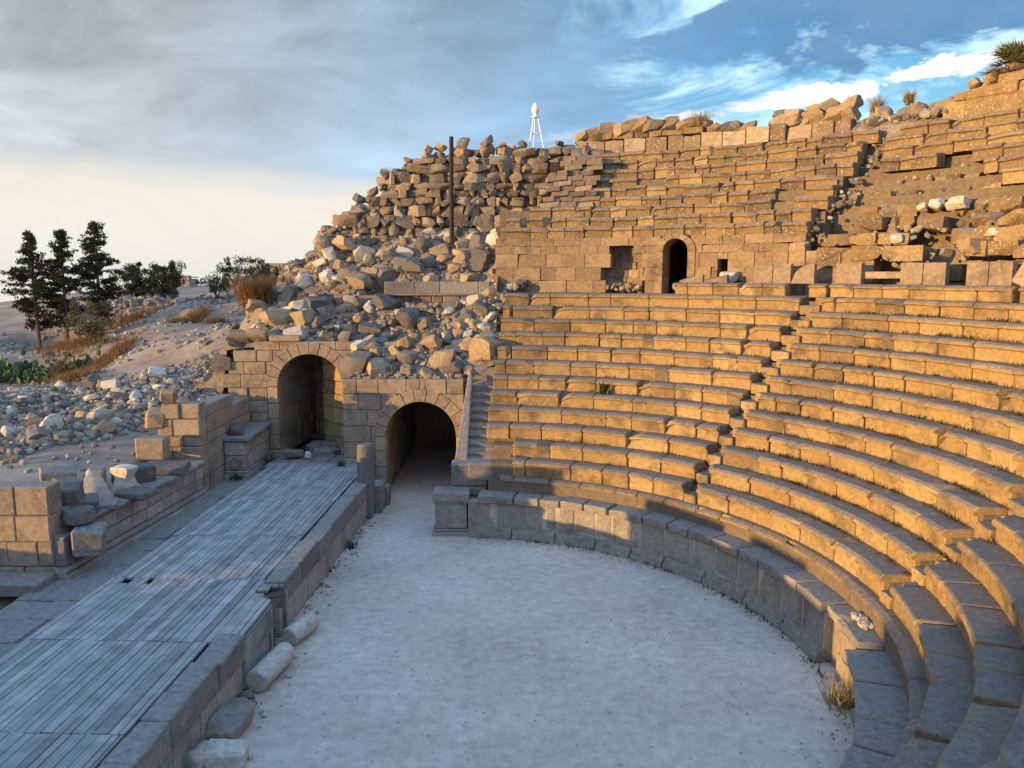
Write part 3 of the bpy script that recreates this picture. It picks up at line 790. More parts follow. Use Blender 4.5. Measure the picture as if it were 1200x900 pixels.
cs = [(.9, 1.5), (1.5, 2.0), (2.0, 2.6), (2.6, 3.1), (3.1, 3.6), (3.6, 4.2), (4.2, 4.8)]
wall_blocks(mb, (LX - LW - .03, 27.6, 0), (.12, 1.75, 0), (1.75, -.12, 0), cs, .1, 4.2, rnd, .35, .5, 1.)
wall_blocks(mb, (0, 31.6, 0), (1, 0, 0), (0, -1, 0), cs, -9., -5., rnd, .35, .5, 1.)
child(mb, 'passage_wall', M['vault'], sa); mb = MB()
wall_blocks(mb, (-5.95, 27.7, 0), (-.92, .7, 0), (-.7, -.92, 0), cs, -.1, 1.42, rnd, .45, .5, 1.)
child(mb, 'inner_wall', M['seat'], sa)
mb = MB(); mb.add([(-9, 27.85, 4.75), (-5, 27.85, 4.75), (-5, 32., 4.75), (-9, 32., 4.75), (-9, 27.85, 5.), (-5, 27.85, 5.), (-5, 32., 5.), (-9, 32., 5.)], [(0, 1, 2, 3), (4, 7, 6, 5), (0, 4, 5, 1), (2, 6, 7, 3), (0, 3, 7, 4), (1, 5, 6, 2)])
child(mb, 'passage_roof', M['vault'], sa)
mb = MB(); box(mb, (-8.0, 27.35, 5.24), (1.05, .5, .2), ch=.02, j=.015)
child(mb, 'capstone', M['wall'], sa)

# ---- side stair with its sloping parapet
ss = empty('side_staircase', (-1.2, 22.3, 0), 'narrow shaded stone stair with sloping parapet beside the orchestra archway', 'staircase')
mb = MB()
for i in range(10):
    z = 1.66 + .215 * (i + 1); y = 22.75 + .3 * i
    box(mb, (-.93, y + .35, z - .2), (.8, .75, .4), ch=.015, j=.008)
box(mb, (-.93, 22.5, 1.7), (.72, .6, .5), ch=.02)
box(mb, (-.85, 26.2, 3.86), (1.05, .6, 1.0), ch=.03, j=.02)
child(mb, 'stair_flight', M['wallg'], ss)
mb = MB()
secs = []
for i in range(8):
    f = i / 7; y = 22.75 + (25.6 - 22.75) * f; z = 1.98 + (4.12 - 1.98) * f
    secs.append([Vector((-1.72 + .25 * f, y, .0)), Vector((-1.34 + .02 * f, y, .0)), Vector((-1.34 + .02 * f, y, z)), Vector((-1.38 + .02 * f, y, z + .03)), Vector((-1.68 + .25 * f, y, z + .03)), Vector((-1.72 + .25 * f, y, z))])
sections(mb, secs); child(mb, 'parapet', M['wall'], ss)
mb = MB()
wall_blocks(mb, (0, 22.25, 0), (1, 0, 0), (0, -1, 0), [(-.05, .5), (.5, .95), (.95, 1.25)], -1.78, -.75, rnd, .5, .5, .7)
box(mb, (-1.26, 22.52, 1.6), (1.06, .6, .68), ch=.03, j=.012)
child(mb, 'newel_block', M['wallg'], ss)
# walls closing the passage side
mb = MB(); wall_blocks(mb, (-1.80, 0, 0), (0, 1, 0), (-1, 0, 0), [(-.05, .5), (.5, 1.), (1., 1.45)], 22.3, 25.6, rnd, .4)
mb.add([(-1.78, 22.3, 0), (-.3, 22.3, 0), (-.3, 26, 0), (-1.78, 26, 0), (-1.7, 22.6, 1.7), (-.3, 22.6, 1.7), (-.3, 26, 4.), (-1.5, 26, 4.)], [(0, 1, 5, 4), (3, 0, 4, 7), (4, 5, 6, 7)])
child(mb, 'passage_wall', M['vault'], ss)

# =================================================================== STAGE
st = empty('stage', (-4.45, 23.4, 0), 'long wooden plank stage with a stone front wall facing the orchestra', 'stage')
st.rotation_euler.z = RAD(-2.0)
def stage_child(mb, name, mat, smooth=None):
    o = mb.build(name, mat, st, smooth); return o
ZD = 1.1
joints = [2.15, .0, -2.1, -5.15, -7.85, -10.65, -13.4, -16.2, -19]
for si in range(len(joints) - 1):
    y1, y0 = joints[si], joints[si + 1]; mb = MB(); x = -3.78
    xr = -.52 if si != 4 else -.02
    off = R.uniform(-.03, .03)
    while x < xr - .03:
        w = R.choice((.11, .14, .16, .18, .22)) * R.uniform(.92, 1.08); x1 = min(x + w, xr)
        if xr - x1 < .05: x1 = xr
        sag = R.uniform(-.006, .006); e0, e1 = R.uniform(-.012, .012), R.uniform(-.012, .012)
        if si in (3,) and x < -3.7: sag -= .03
        runs = [(y0 + .008 + e0, y1 - .008 + e1 - (R.choice((.12, .3, .75)) if si == 4 and -3.5 < x < -2.9 and R.random() < .45 else 0))]
        if si == 4 and x1 > -.40:
            hw = .36 * sqrt(max(.05, 1 - ((x + .02) / .42) ** 2)); runs = [(y0 + .008, -8.48 - hw), (-8.48 + hw, y1 - .008)]
        for (ra, rb_) in runs:
          secs = []
          for i in range(7):
            y = ra + (rb_ - ra) * i / 6; z = ZD + sag + R.uniform(-.003, .003); g = .0075
            secs.append([Vector((x + g, y, z - .05)), Vector((x1 - g, y, z - .05)), Vector((x1 - g, y, z - .006)), Vector((x1 - g - .006, y, z)), Vector((x + g + .006, y, z)), Vector((x + g, y, z - .006))])
          sections(mb, secs)
        x = x1
    stage_child(mb, 'plank_panel', M['wood'])
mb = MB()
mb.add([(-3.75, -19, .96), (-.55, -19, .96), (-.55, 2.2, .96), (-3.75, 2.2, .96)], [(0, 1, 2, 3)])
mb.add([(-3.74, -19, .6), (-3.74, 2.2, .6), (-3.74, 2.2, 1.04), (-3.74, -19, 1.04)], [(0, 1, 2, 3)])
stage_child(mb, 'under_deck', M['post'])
# stone front: blocks, one rounded niche
mb = MB(); y = .35
while y > -19:
    L = R.uniform(.7, 1.5); yb = y - L
    top = ZD + .05 + R.uniform(-.03, .03); dep = R.uniform(.44, .5)
    if -7.7 > (y + yb) / 2 > -10.2: top = ZD - .09
    xo = R.uniform(-.02, .025)
    if not (-8.9 < (y + yb) / 2 < -8.1):
        box(mb, (-.22 + xo, (y + yb) / 2, top - .24), (.46, L - .012, .48), ch=.025, j=.012)
    y = yb
stage_child(mb, 'edge_slab', M['wallg'])
mb = MB(); y = .3
while y > -19:
    L = R.uniform(.5, 1.0); yb = y - L
    if not (-8.75 < (y + yb) / 2 < -8.2):
        box(mb, (-.25 + R.uniform(-.015, .015), (y + yb) / 2, .32), (.42, L - .012, .62), ch=.025, j=.012)
    y = yb
stage_child(mb, 'front_wall', M['orth'])
mb = MB()
mb.add([(-.5, -19, 0), (-.5, .3, 0), (-.5, .3, 1.04), (-.5, -19, 1.04), (-.4, -19, 0), (-.4, .3, 0), (-.4, .3, .9), (-.4, -19, .9)], [(0, 1, 2, 3), (4, 7, 6, 5), (3, 2, 6, 7), (1, 5, 6, 2)])
stage_child(mb, 'wall_core', M['soil'])
# rounded niche in the stage front
mb = MB(); cyn = -8.48; nn = 10
for (ra, z0, z1) in ((.34, 0, .85), (.38, .85, .97)):
    rings = []
    for zz in (z0, z1): rings.append([Vector((.02 - ra * sin(pi * i / nn), cyn - ra * cos(pi * i / nn), zz)) for i in range(nn + 1)])
    sections(mb, rings, closed=False, caps=False)
nich = stage_child(mb, 'niche', M['dark_rock'])
for yy in (-8.02, -8.96, -9.6, -10.1):
    mb = MB(); box(mb, (-.06, yy, .5), (.16, .1 if yy > -9.2 else .5, .9), ch=.01); o = stage_child(mb, 'niche_post', M['wood']); o.parent = nich
# lower paving behind the planks
mb = MB(); y = 3.4
while y > -19:
    d = R.uniform(.7, 1.2); x = -5.45
    while x < -3.75:
        w = R.uniform(.45, .9); x1 = min(x + w, -3.73)
        if -3.73 - x1 < .2: x1 = -3.73
        box(mb, ((x + x1) / 2, y - d / 2, .70 + R.uniform(-.02, .02)), (x1 - x - .012, d - .012, .36), ch=.02, j=.012, tilt=(R.uniform(-.01, .01), R.uniform(-.01, .01))); x = x1
    y -= d
stage_child(mb, 'paving_slab', M['wallg'])
mb = MB(); y = 3.6
while y > 2.1:
    d = R.uniform(.5, .7); x = -4.0
    while x < -1.3:
        w = R.uniform(.5, .9); x1 = min(x + w, -1.25)
        box(mb, ((x + x1) / 2, y - d / 2, .9 + R.uniform(-.02, .02)), (x1 - x - .015, d - .015, .36), ch=.03, j=.02, tilt=(R.uniform(-.02, .02), R.uniform(-.02, .02))); x = x1
    y -= d
for i in range(14):
    box(mb, (R.uniform(-3.1, -1.5), R.uniform(3.5, 5.2), 1.08), (R.uniform(.3, .6), R.uniform(.3, .6), .3), rz=R.uniform(0, 3), ch=.04, j=.03, tilt=(R.uniform(-.1, .1), R.uniform(-.1, .1)))
stage_child(mb, 'threshold_slab', M['wallg'])
mb = MB(); mb.add([(-5.6, -19, .55), (-3.9, -19, .55), (-3.9, 6, .55), (-5.6, 6, .55)], [(0, 1, 2, 3)]); mb.add([(-5.6, 2, .72), (-1, 2, .72), (-1, 8, .72), (-5.6, 8, .72)], [(0, 1, 2, 3)])
stage_child(mb, 'paving_bed', M['soil'])

# =================================================================== STAGE BUILDING (left)
def thing_wall(name, label, loc): return empty(name, loc, label, 'wall')
wb = thing_wall('stage_building_wall', 'low grey orthostat wall with plinth and coping alongside the plank stage', (-9.6, 19, .8))
wu = Vector((.09, 1, 0)).normalized(); wn = Vector((1, -.09, 0)).normalized(); wo = Vector((-9.82, 16.2, 0))
mb = MB(); rnd = random.Random(33)
wall_blocks(mb, wo, wu, wn, [(1.12, 1.45), (1.45, 1.82)], .9, 6.3, rnd, .5, .35, .75, jit=.02)
child(mb, 'orthostat', M['orth'], wb)
mb = MB()
wall_blocks(mb, wo + wn * .16, wu, wn, [(.8, .98)], -.1, 6.5, rnd, .6, .8, 1.5, jit=.01)
wall_blocks(mb, wo + wn * .08, wu, wn, [(.98, 1.12)], -.05, 6.4, rnd, .6, .8, 1.5, jit=.01)
child(mb, 'plinth', M['orth'], wb)
mb = MB()
wall_blocks(mb, wo + wn * .1, wu, wn, [(1.83, 1.97)], .85, 6.4, rnd, .75, .6, 1.1, jit=.03, ch=.03)
child(mb, 'coping', M['wallg'], wb)
mb = MB()
wall_blocks(mb, wo + wn * .05, Vector((1, -.09, 0)), Vector((-.09, -1, 0)), [(1.12, 1.8)], -.55, .0, rnd, .9, .5, .9, jit=.01)
box(mb, wo + wu * .45 - wn * .25 + Vector((0, 0, 1.45)), (.56, .85, .66), rz=-.09, ch=.03, j=.015)
child(mb, 'end_block', M['wallg'], wb)
mb = MB()
c0 = wo - wn * .3; c1 = wo + wu * 6.4 - wn * .3
mb.add([c0 + Vector((-.5, .9, 1.86)), wo + wu * .9 + Vector((0, 0, 1.86)) - wn * .1, wo + wu * 6.4 + Vector((0, 0, 1.86)) - wn * .1, c1 + Vector((-1.2, 0, 1.9)), c0 + Vector((-.5, .9, .5)), wo + wu * .9 + Vector((0, 0, .5)) - wn * .1, wo + wu * 6.4 + Vector((0, 0, .5)) - wn * .1, c1 + Vector((-1.2, 0, .5))], [(0, 1, 2, 3), (0, 4, 5, 1), (2, 6, 7, 3)])
child(mb, 'earth_fill', M['dirt'], wb)
# near pier
wp = thing_wall('ruined_pier', 'squat pier of golden squared blocks at the near end of the stage building', (-10.8, 16.3, .9))
mb = MB()
cs = [(.7, 1.15), (1.15, 1.72), (1.72, 2.3), (2.3, 2.95)]
wall_blocks(mb, (0, 16.15, 0), (1, 0, 0), (0, -1, 0), cs, -12.6, -10.02, rnd, .5, .45, .75, jit=.02, ch=.025)
wall_blocks(mb, (-10.0, 0, 0), (0, 1, 0), (1, 0, 0), cs[:3], 16.67, 17.3, rnd, .5, .5, .8, jit=.03, ch=.025)
child(mb, 'masonry', M['wall'], wp)
mb = MB(); mb.add([(-12.6, 16.4, .6), (-10.3, 16.4, .6), (-10.3, 17.3, .6), (-12.6, 17.3, .6), (-12.6, 16.4, 2.93), (-10.3, 16.4, 2.93), (-10.3, 17.3, 2.3), (-12.6, 17.3, 2.2)], [(4, 5, 6, 7), (0, 1, 5, 4), (1, 2, 6, 5), (2, 3, 7, 6)])
child(mb, 'core', M['soil'], wp)
mb = MB(); box(mb, (-10.9, 15.75, .92), (1.9, .75, .28), ch=.03, j=.01); box(mb, (-12.6, 15.7, .9), (1.3, .75, .28), ch=.03, j=.01)
child(mb, 'footing', M['wallg'], wp)
# taller jutting wall behind
wc = thing_wall('jutting_wall', 'broken wall stub of golden blocks jutting beside the stage with shaded inner face', (-10, 22.5, .8))
mb = MB(); cs = [(.8, 1.3), (1.3, 1.8), (1.8, 2.3), (2.3, 2.62), (2.62, 3.15), (3.15, 3.62)]
wall_blocks(mb, (0, 22.9, 0), (1, 0, 0), (0, -1, 0), cs, -10.75, -9.42, rnd, .5, .4, .7, jit=.035, ch=.03, ends=lambda c, a, b: (a + (0, 0, 0, .1, .05, .2)[c], b))
wall_blocks(mb, (-9.4, 0, 0), (0, 1, 0), (1, 0, 0), cs[:5], 23.43, 27.28, rnd, .5, .5, .9, jit=.02)
wall_blocks(mb, (-9.4, 0, 0), (0, 1, 0), (1, 0, 0), [(3.15, 3.5)], 23.43, 25.6, rnd, .5, .5, .9, jit=.02)
child(mb, 'masonry', M['wall'], wc)
mb = MB(); mb.add([(-10.6, 23.2, .6), (-9.7, 23.2, .6), (-9.7, 27.3, .6), (-10.6, 27.3, .6), (-10.6, 23.2, 3.45), (-9.7, 23.2, 3.45), (-9.7, 27.3, 3.1), (-10.6, 27.3, 3.1)], [(4, 5, 6, 7), (0, 1, 5, 4), (0, 4, 7, 3)])
child(mb, 'core', M['dirt'], wc)
# moulded pedestal
wd = thing_wall('moulded_pedestal', 'low moulded pedestal with worn round relief in the corner by the stage archway', (-8.9, 25, .8))
mb = MB()
def ped(z0, z1, ex, mb=mb):
    mb_ = mb
    return z0, z1, ex
px0, px1, py0, py1 = -9.38, -8.72, 24.6, 27.2
child_mb = MB()
for (z0, z1, ex) in ((.8, 1.02, .12), (1.02, 1.12, .06)):
    box(child_mb, ((px0 + px1) / 2 + ex / 2, (py0 + py1) / 2 - ex / 2, (z0 + z1) / 2), (px1 - px0 + ex, py1 - py0 + ex, z1 - z0 - .003), ch=.02)
child(child_mb, 'plinth', M['orth'], wd)
mb = MB()
wall_blocks(mb, (0, py0, 0), (1, 0, 0), (0, -1, 0), [(1.12, 1.62), (1.62, 2.06)], px0, px1, rnd, .4, 1, 2, jit=.006)
wall_blocks(mb, (px1, 0, 0), (0, 1, 0), (1, 0, 0), [(1.12, 1.62), (1.62, 2.06)], py0 + .42, py1, rnd, .4, .3, .5, jit=.015)
child(mb, 'orthostat', M['orth'], wd)
mb = MB()
for i in range(20):
    a0, a1 = 2 * pi * i / 20, 2 * pi * (i + 1) / 20
    sections(mb, [[Vector(((px0 + px1) / 2 + .02 + cos(a) * r_, py0 - .005 - d_, 1.36 + sin(a) * r_)) for r_, d_ in ((.2, 0), (.19, .022), (.15, .022), (.14, 0))] for a in (a0, a1)], caps=False)
child(mb, 'round_relief', M['wallg'], wd)
mb = MB()
for i in range(4):
    box(mb, ((px0 + px1) / 2 + .03, py0 + .3 + i * .66, 2.15), (px1 - px0 + .22, .65, .16), ch=.04, j=.02, tilt=(R.uniform(-.02, .02), R.uniform(-.03, .03)))
child(mb, 'coping', M['wallg'], wd)

# added off-view wall, its heights and gaps shaped to throw shade and sun patches
wz = thing_wall('added_shade_wall', 'unseen added block wall of stepped height, shaped to shade the stage and orchestra', (-12.2, 5, 0))
mb = MB(); rnd = random.Random(77)
PROF = [(-18, -6, 10.), (-6, -3, 8.2), (-3, -1, 6.7), (-1, 0, 5.8), (0, 1.2, 4.9), (1.2, 2.3, 4.0), (2.3, 3.7, 3.3), (3.7, 5.6, 1.7), (5.6, 7.2, 2.7), (7.2, 9., 3.0), (9., 10.2, 2.7), (10.2, 12.5, 2.95), (12.5, 13.7, 1.48), (13.7, 14.9, 1.76), (14.9, 15.9, 1.5)]
for (ya, yb, hh) in PROF:
    nz = max(2, int(hh / .55)); cs = [(hh * i / nz, hh * (i + 1) / nz) for i in range(nz)]
    wall_blocks(mb, (-11.9, 0, 0), (0, 1, 0), (1, 0, 0), cs, ya, yb, rnd, .7, .6, 1.3, gap=.0, jit=.03)
child(mb, 'masonry', M['wall'], wz)

# =================================================================== RUBBLE WALL above the slope
rw = thing_wall('rubble_retaining_wall', 'rough wall of irregular coursed boulders below the white tripod and black post', (-1, 33, 9))
mb = MB(); rnd = random.Random(41)
def wall_top(x):   # crest height along the wall
    return float(np.interp(x, [-8., -7.3, -6.5, -5.8, -5.3, -4.9, -4.2, -3.6, -2.6, -1.4, 0, 1.4, 3.4], [8.9, 9.6, 10.1, 10.5, 11.2, 11.6, 11.9, 12.25, 12.3, 12.45, 12.5, 12.5, 12.6]))
z = 8.3; row = 0
while z < 12.6:
    h = rnd.uniform(.30, .52); x = -8. + rnd.uniform(0, .3)
    while x < 3.3:
        w = rnd.choice((.3, .42, .5, .6, .75, .95)) * rnd.uniform(.9, 1.1)
        if z + h * .6 < wall_top(x + w / 2):
            lean = (z - 9) * .12
            c = Vector((x + w / 2, 32.75 + lean + rnd.uniform(-.13, .13) + .04 * max(0, -x - 3), z + h / 2))
            t_ = rnd.choice(RW) if row < 0 else None
            tmpl = rock_mesh('w', rnd.randint(1, 400), rnd.choice((.72, .85, .93)), 5, 6, (1, 1, 1), .045)
            Mx = Matrix.Translation(c) @ Matrix.Rotation(rnd.uniform(-.1, .1), 4, 'Y') @ Matrix.Rotation(rnd.uniform(-.12, .12), 4, 'Z') @ Matrix.Diagonal((w * 1.06, .75, h * 1.1 * rnd.uniform(.82, 1.12), 1))
            mb.add([Mx @ Vector(v) for v in tmpl.v], tmpl.f)
        x += w
    z += h * .93; row += 1
facing = child(mb, 'boulder_facing', M['rubblewall'], rw, 25)
mb = MB()
for i in range(420):
    x = rnd.uniform(-7.6, 3.2); z = rnd.uniform(8.6, wall_top(x) - .1)
    scatter(mb, (x, 32.68 + (z - 9) * .12 + rnd.uniform(-.1, .05), z), rnd.uniform(.08, .26), rnd)
o = child(mb, 'wedge_stones', M['rubble'], rw); o.parent = facing; o.matrix_parent_inverse.identity()
mb = MB(); secs = []
for x in [-8. + .4 * i for i in range(29)]:
    t_ = wall_top(x) - .25
    secs.append([Vector((x, 32.7, 8)), Vector((x, 36, 8)), Vector((x, 36, t_)), Vector((x, 33.0, t_))])
sections(mb, secs); child(mb, 'earth_core', M['soil'], rw)
# projecting fan of broken steps where the seats meet the rubble wall
mb = MB()
for i in range(16):
    z = 8.85 + i * .215; x0 = .35 + .13 * i + rnd.uniform(-.2, .2); x1 = 2.6 + .05 * i
    x = x0
    while x < x1:
        w = rnd.uniform(.4, .8)
        box(mb, (x + w / 2, 30.1 + i * .155 + rnd.uniform(-.08, .08) - (x - 1.5) * .14, z), (w - .01, .9, .2), rz=-.14 + rnd.uniform(-.05, .05), tilt=(rnd.uniform(-.03, .03), -.1 + rnd.uniform(-.05, .05)), ch=.025, j=.02, rnd=rnd); x += w
child(mb, 'broken_step', M['rubblewall'], rw)

# long dark ledge on the slope
lg = thing_wall('stone_ledge', 'long straight ledge of dark slabs crossing the rubble slope above the orchestra archway', (-3, 29.6, 6.5))
mb = MB()
wall_blocks(mb, (0, 29.75, 0), (1, 0, 0), (0, -1, 0), [(6.72, 7.2)], -4.9, -.85, rnd, .5, .9, 1.6, jit=.05, ch=.025)
child(mb, 'slab', M['wallg'], lg)
mb = MB()
wall_blocks(mb, (0, 29.45, 0), (1, 0, 0), (0, -1, 0), [(6.28, 6.68)], -6.4, -.6, rnd, .6, .35, .8, jit=.09, ch=.04)
child(mb, 'lower_course', M['rubblewall'], lg)
mb = MB(); box(mb, (-2.9, 29.62, 6.71), (4., .6, .06), ch=.01); child(mb, 'tread', M['wallg'], lg)

# =================================================================== placed stones
rnd = random.Random(17)
def on_slope(x, y, s, bury=.25): return (x, y, mz(x, y) + s * (.32 - bury))
taken = []
def free(x, y, s):
    for (a, b, c) in taken:
        if (a - x) ** 2 + (b - y) ** 2 < ((c + s) * .32) ** 2: return False
    return True
# hand-placed larger ones first: x, y, size, material, shape
for (x, y, s, mt, sh) in [(-8.9, 28.9, .95, 'brown_rock', 'squared'), (-7.6, 28.7, .95, 'brown_rock', 'squared'), (-6.9, 28.9, .8, 'dark_rock', 'squared'), (-6.1, 28.6, .8, 'dark_rock', 'squared'), (-5.6, 28.2, .8, 'dark_rock', 'rounded'), (-6.4, 29.9, .8, 'brown_rock', 'squared'), (-7.1, 30.2, .75, 'dark_rock', 'rounded'),
    (-8.5, 30.1, .65, 'pale_rock', 'squared'), (-9.1, 30.6, .6, 'brown_rock', 'rounded'), (-8.3, 31.5, .95, 'pale_rock', 'rounded'), (-7.4, 31.3, 1.0, 'pale_rock', 'jagged'), (-6.5, 31.1, 1.0, 'brown_rock', 'squared'), (-5.7, 31., .95, 'brown_rock', 'squared'), (-5.0, 30.9, .9, 'dark_rock', 'squared'), (-4.2, 30.9, .9, 'dark_rock', 'squared'),
    (-7.8, 32.4, 1.0, 'brown_rock', 'rounded'), (-7.0, 32.4, 1.05, 'brown_rock', 'squared'), (-6.1, 32.2, .85, 'pale_rock', 'squared'), (-5.2, 32., .9, 'brown_rock', 'squared'), (-6.8, 33.2, .8, 'dark_rock', 'jagged'), (-5.8, 33., .8, 'pale_rock', 'rounded'), (-4.4, 31.9, .85, 'pale_rock', 'squared'), (-3.6, 31.9, .8, 'dark_rock', 'rounded'), (-2.9, 31.8, .75, 'brown_rock', 'squared'), (-2.0, 31.9, .8, 'brown_rock', 'squared'),
    (-1.2, 31.6, .9, 'dark_rock', 'squared'), (-.7, 31.3, .95, 'pale_rock', 'rounded'), (0.1, 31.2, .8, 'pale_rock', 'rounded'), (-.2, 30.5, .75, 'brown_rock', 'squared'), (.6, 30.3, .7, 'brown_rock', 'squared'), (-1.6, 30.2, .75, 'brown_rock', 'squared'), (-3.0, 29.9, .7, 'brown_rock', 'jagged'), (-1.0, 29.6, .8, 'pale_rock', 'jagged'),
    (-.85, 26.25, .95, 'brown_rock', 'squared'), (-.75, 27.0, .9, 'dark_rock', 'squared'), (-2.4, 26.4, .95, 'brown_rock', 'squared'), (-3.6, 26.6, .75, 'dark_rock', 'rounded'), (-1.7, 27.1, .95, 'brown_rock', 'jagged'), (-1.3, 26.6, .8, 'brown_rock', 'squared'), (-2.0, 26.1, .7, 'dark_rock', 'squared'), (-4.6, 26.3, 1.0, 'brown_rock', 'squared'), (-4.3, 27.4, .75, 'brown_rock', 'squared'), (-2.8, 27.7, .95, 'dark_rock', 'jagged'), (-3.2, 28.3, .7, 'brown_rock', 'squared'), (-5.2, 28.5, .85, 'dark_rock', 'squared'), (-4.2, 28.9, .5, 'pale_rock', 'squared'), (-1.4, 28.6, .7, 'pale_rock', 'squared'), (-2.2, 28.8, .7, 'dark_rock', 'squared'),
    (-10.1, 28.3, .8, 'pale_rock', 'rounded'), (-9.6, 29.6, .85, 'brown_rock', 'rounded'), (-9.9, 27.75, .7, 'dark_rock', 'squared'), (-9.0, 27.8, .8, 'brown_rock', 'squared')]:
    p = on_slope(x, y, s); put_rock(p, s, mt, sh, 'slope', rnd=rnd, tilt=.3); taken.append((x, y, s))
tries = 0; cnt = 0
while cnt < 225 and tries < 12000:
    tries += 1
    x = rnd.uniform(-9.9, .6); y = rnd.uniform(25.95 if x > -5.5 else 27.6, 33.2)
    if x > -.7 and y < 29.2: continue
    if x < -7 and y > 31.5 + (x + 10) * .7: continue
    if -4.6 < x < -.8 and 29.2 < y < 30.1: continue
    s = rnd.choice((.36, .42, .48, .55, .65, .8, 1.0, 1.15)) * (1.15 if y > 30.2 else .95)
    if not free(x, y, s): continue
    mt = rnd.choices(('dark_rock', 'brown_rock', 'pale_rock'), (.42, .34, .24))[0]
    put_rock(on_slope(x, y, s, .1 + .12 * rnd.random()), s, mt, rnd.choice(('squared', 'squared', 'squared', 'jagged', 'jagged', 'rounded')), 'slope', rnd=rnd, tilt=.5, stretch=rnd.uniform(.9, 1.35)); taken.append((x, y, s)); cnt += 1
mb = MB()
for i in range(5200):
    x = rnd.uniform(-10.2, .5); y = rnd.uniform(25.95 if x > -5.5 else 27.6, 33.3)
    if x > -.5 and y < 29: continue
    s = abs(rnd.gauss(0, .1)) + .06
    scatter(mb, (x, y, mz(x, y) + s * .15), min(s, .36), rnd)
for i in range(170):    # stones banked against the ends of the benches
    y = rnd.uniform(25.9, 29.4); scatter(mb, (rnd.uniform(-.62, -.22), y, mz(-.5, y) + rnd.uniform(-.35, .15)), rnd.uniform(.1, .36), rnd)
for i in range(90):     # rubble strewn on the arch wall tops
    s = rnd.uniform(.08, .22); scatter(mb, (rnd.uniform(-5.6, -1.6), rnd.uniform(25.75, 26.2), 4.1), s, rnd)
tag(mb.build('slope_rubble', M['rubble']), kind='stuff')

# crest stones along the top of the retaining wall (from the slope towards the tripod)
x = -7.9
while x < 3.2:
    s = rnd.uniform(.45, .75); z = wall_top(x) + s * .22 - .05
    if not (.5 < x < 1.5):
        put_rock((x, 33.15 + rnd.uniform(-.15, .15) + (wall_top(x) - 9) * .1, z), s, rnd.choice(('brown_rock', 'brown_rock', 'dark_rock', 'pale_rock')), rnd.choice(('squared', 'squared', 'rounded')), 'crest', rnd=rnd, tilt=.25)
        if rnd.random() < .4: put_rock((x + .05, 33.3, z + s * .55), s * .75, 'brown_rock' if rnd.random() < .6 else 'dark_rock', 'squared', 'crest', rnd=rnd, tilt=.5)
    x += s * .85
# loose blocks on the capping course of the upper seats
a = 76.8
while a > 46.5:
    s = rnd.uniform(.5, .85); r_ = 20.55 + rnd.uniform(-.1, .15)
    k = 1 if a > 56 else 2
    if rnd.random() < (.92 if a > 56 else 1):
        for q in range(k):
            p = pol(r_ + .1 * q, D(a + rnd.uniform(-.3, .3)), (13.27 if 62.8 < a < 74.5 else 13.05) + s * .24 + q * s * .42)
            put_rock(p, s * (1.05 if k == 2 else 1), rnd.choice(('brown_rock', 'brown_rock', 'dark_rock')), rnd.choice(('squared', 'squared', 'squared', 'jagged')), 'top', rnd=rnd, tilt=.28, rz=D(a) + rnd.uniform(-.4, .4) + pi / 2, stretch=rnd.uniform(1., 1.35))
    a -= s * .72 / 20.5 * 180 / pi * rnd.uniform(.9, 1.25)
a = 45.5
while a > 20:
    s = rnd.uniform(.45, .95); z = (12.9 if a > 38.5 else 13.5 if a > 34 else 13.7)
    put_rock(pol(20.75 + rnd.uniform(-.1, .3), D(a), z + s * .2), s, rnd.choice(('brown_rock', 'brown_rock', 'brown_rock', 'dark_rock')), rnd.choice(('squared', 'rounded', 'jagged')), 'far top', rnd=rnd, tilt=.3)
    a -= s * .8 / 20.7 * 180 / pi
# ruined sector beyond the stair gap: rough bedding blocks in broken rows
rb = thing_wall('ruined_seat_bedding', 'collapsed sector of rough bedding stones between the stair gap and the parapet', (10.5, 23.5, 8))
mb = MB()
for j in range(6):
    zt = 8.3 + .43 * j; r_ = 15.62 + .5 * j
    for (q0, q1) in (((1, 41.6),), ((1, 41.2),), ((1, 40.8),), ((26, 40.2),), ((29, 39.6),), ((32, 36),))[j]:
        a = D(q0)
        while a < D(q1):
            w = rnd.choice((.35, .5, .65, .8, 1.05)) * rnd.uniform(.85, 1.15); h = rnd.uniform(.3, .42)
            if rnd.random() < .94:
                tm = rock_mesh('w', rnd.randint(1, 400), rnd.choice((.88, .93, .96)), 5, 4, (1, 1, 1), .03)
                Mx = Matrix.Translation(pol(r_ + .42 + rnd.uniform(-.07, .07), a + w / 2 / r_, zt - h / 2 + rnd.uniform(-.04, .03))) @ Matrix.Rotation(a + w / 2 / r_ + rnd.uniform(-.06, .06), 4, 'Z') @ Matrix.Rotation(rnd.uniform(-.06, .06), 4, 'X') @ Matrix.Diagonal((.8, w * 1.04, h * 1.2, 1))
                mb.add([Mx @ Vector(v) for v in tm.v], tm.f)
            a += w / r_
child(mb, 'bedding_stone', M['upper'], rb, 25)
mb = MB(); secs = []
for i in range(41):
    a = D(1 + (44.5 - 1) * i / 40)
    secs.append([pol(r_, a, z_ + .12 * mnoise.noise(Vector((i * .7, r_, 1)))) for r_, z_ in ((16.2, 6.7), (20.3, 6.7), (20.3, 11.45), (19.45, 10.7), (18.3, 9.4), (17.1, 8.15), (16.55, 7.4))])
sections(mb, secs); child(mb, 'earth_bed', M['bed'], rb)
mb = MB()
arc_wall(mb, 15.6, [(6.8, 7.3), (7.3, 7.75)], 1, 33.5, [(25.8, 27.9, 6.5, 8, False)], rnd, .5, 1.1, .4)
child(mb, 'lower_course', M['upper'], rb)
mb = MB()
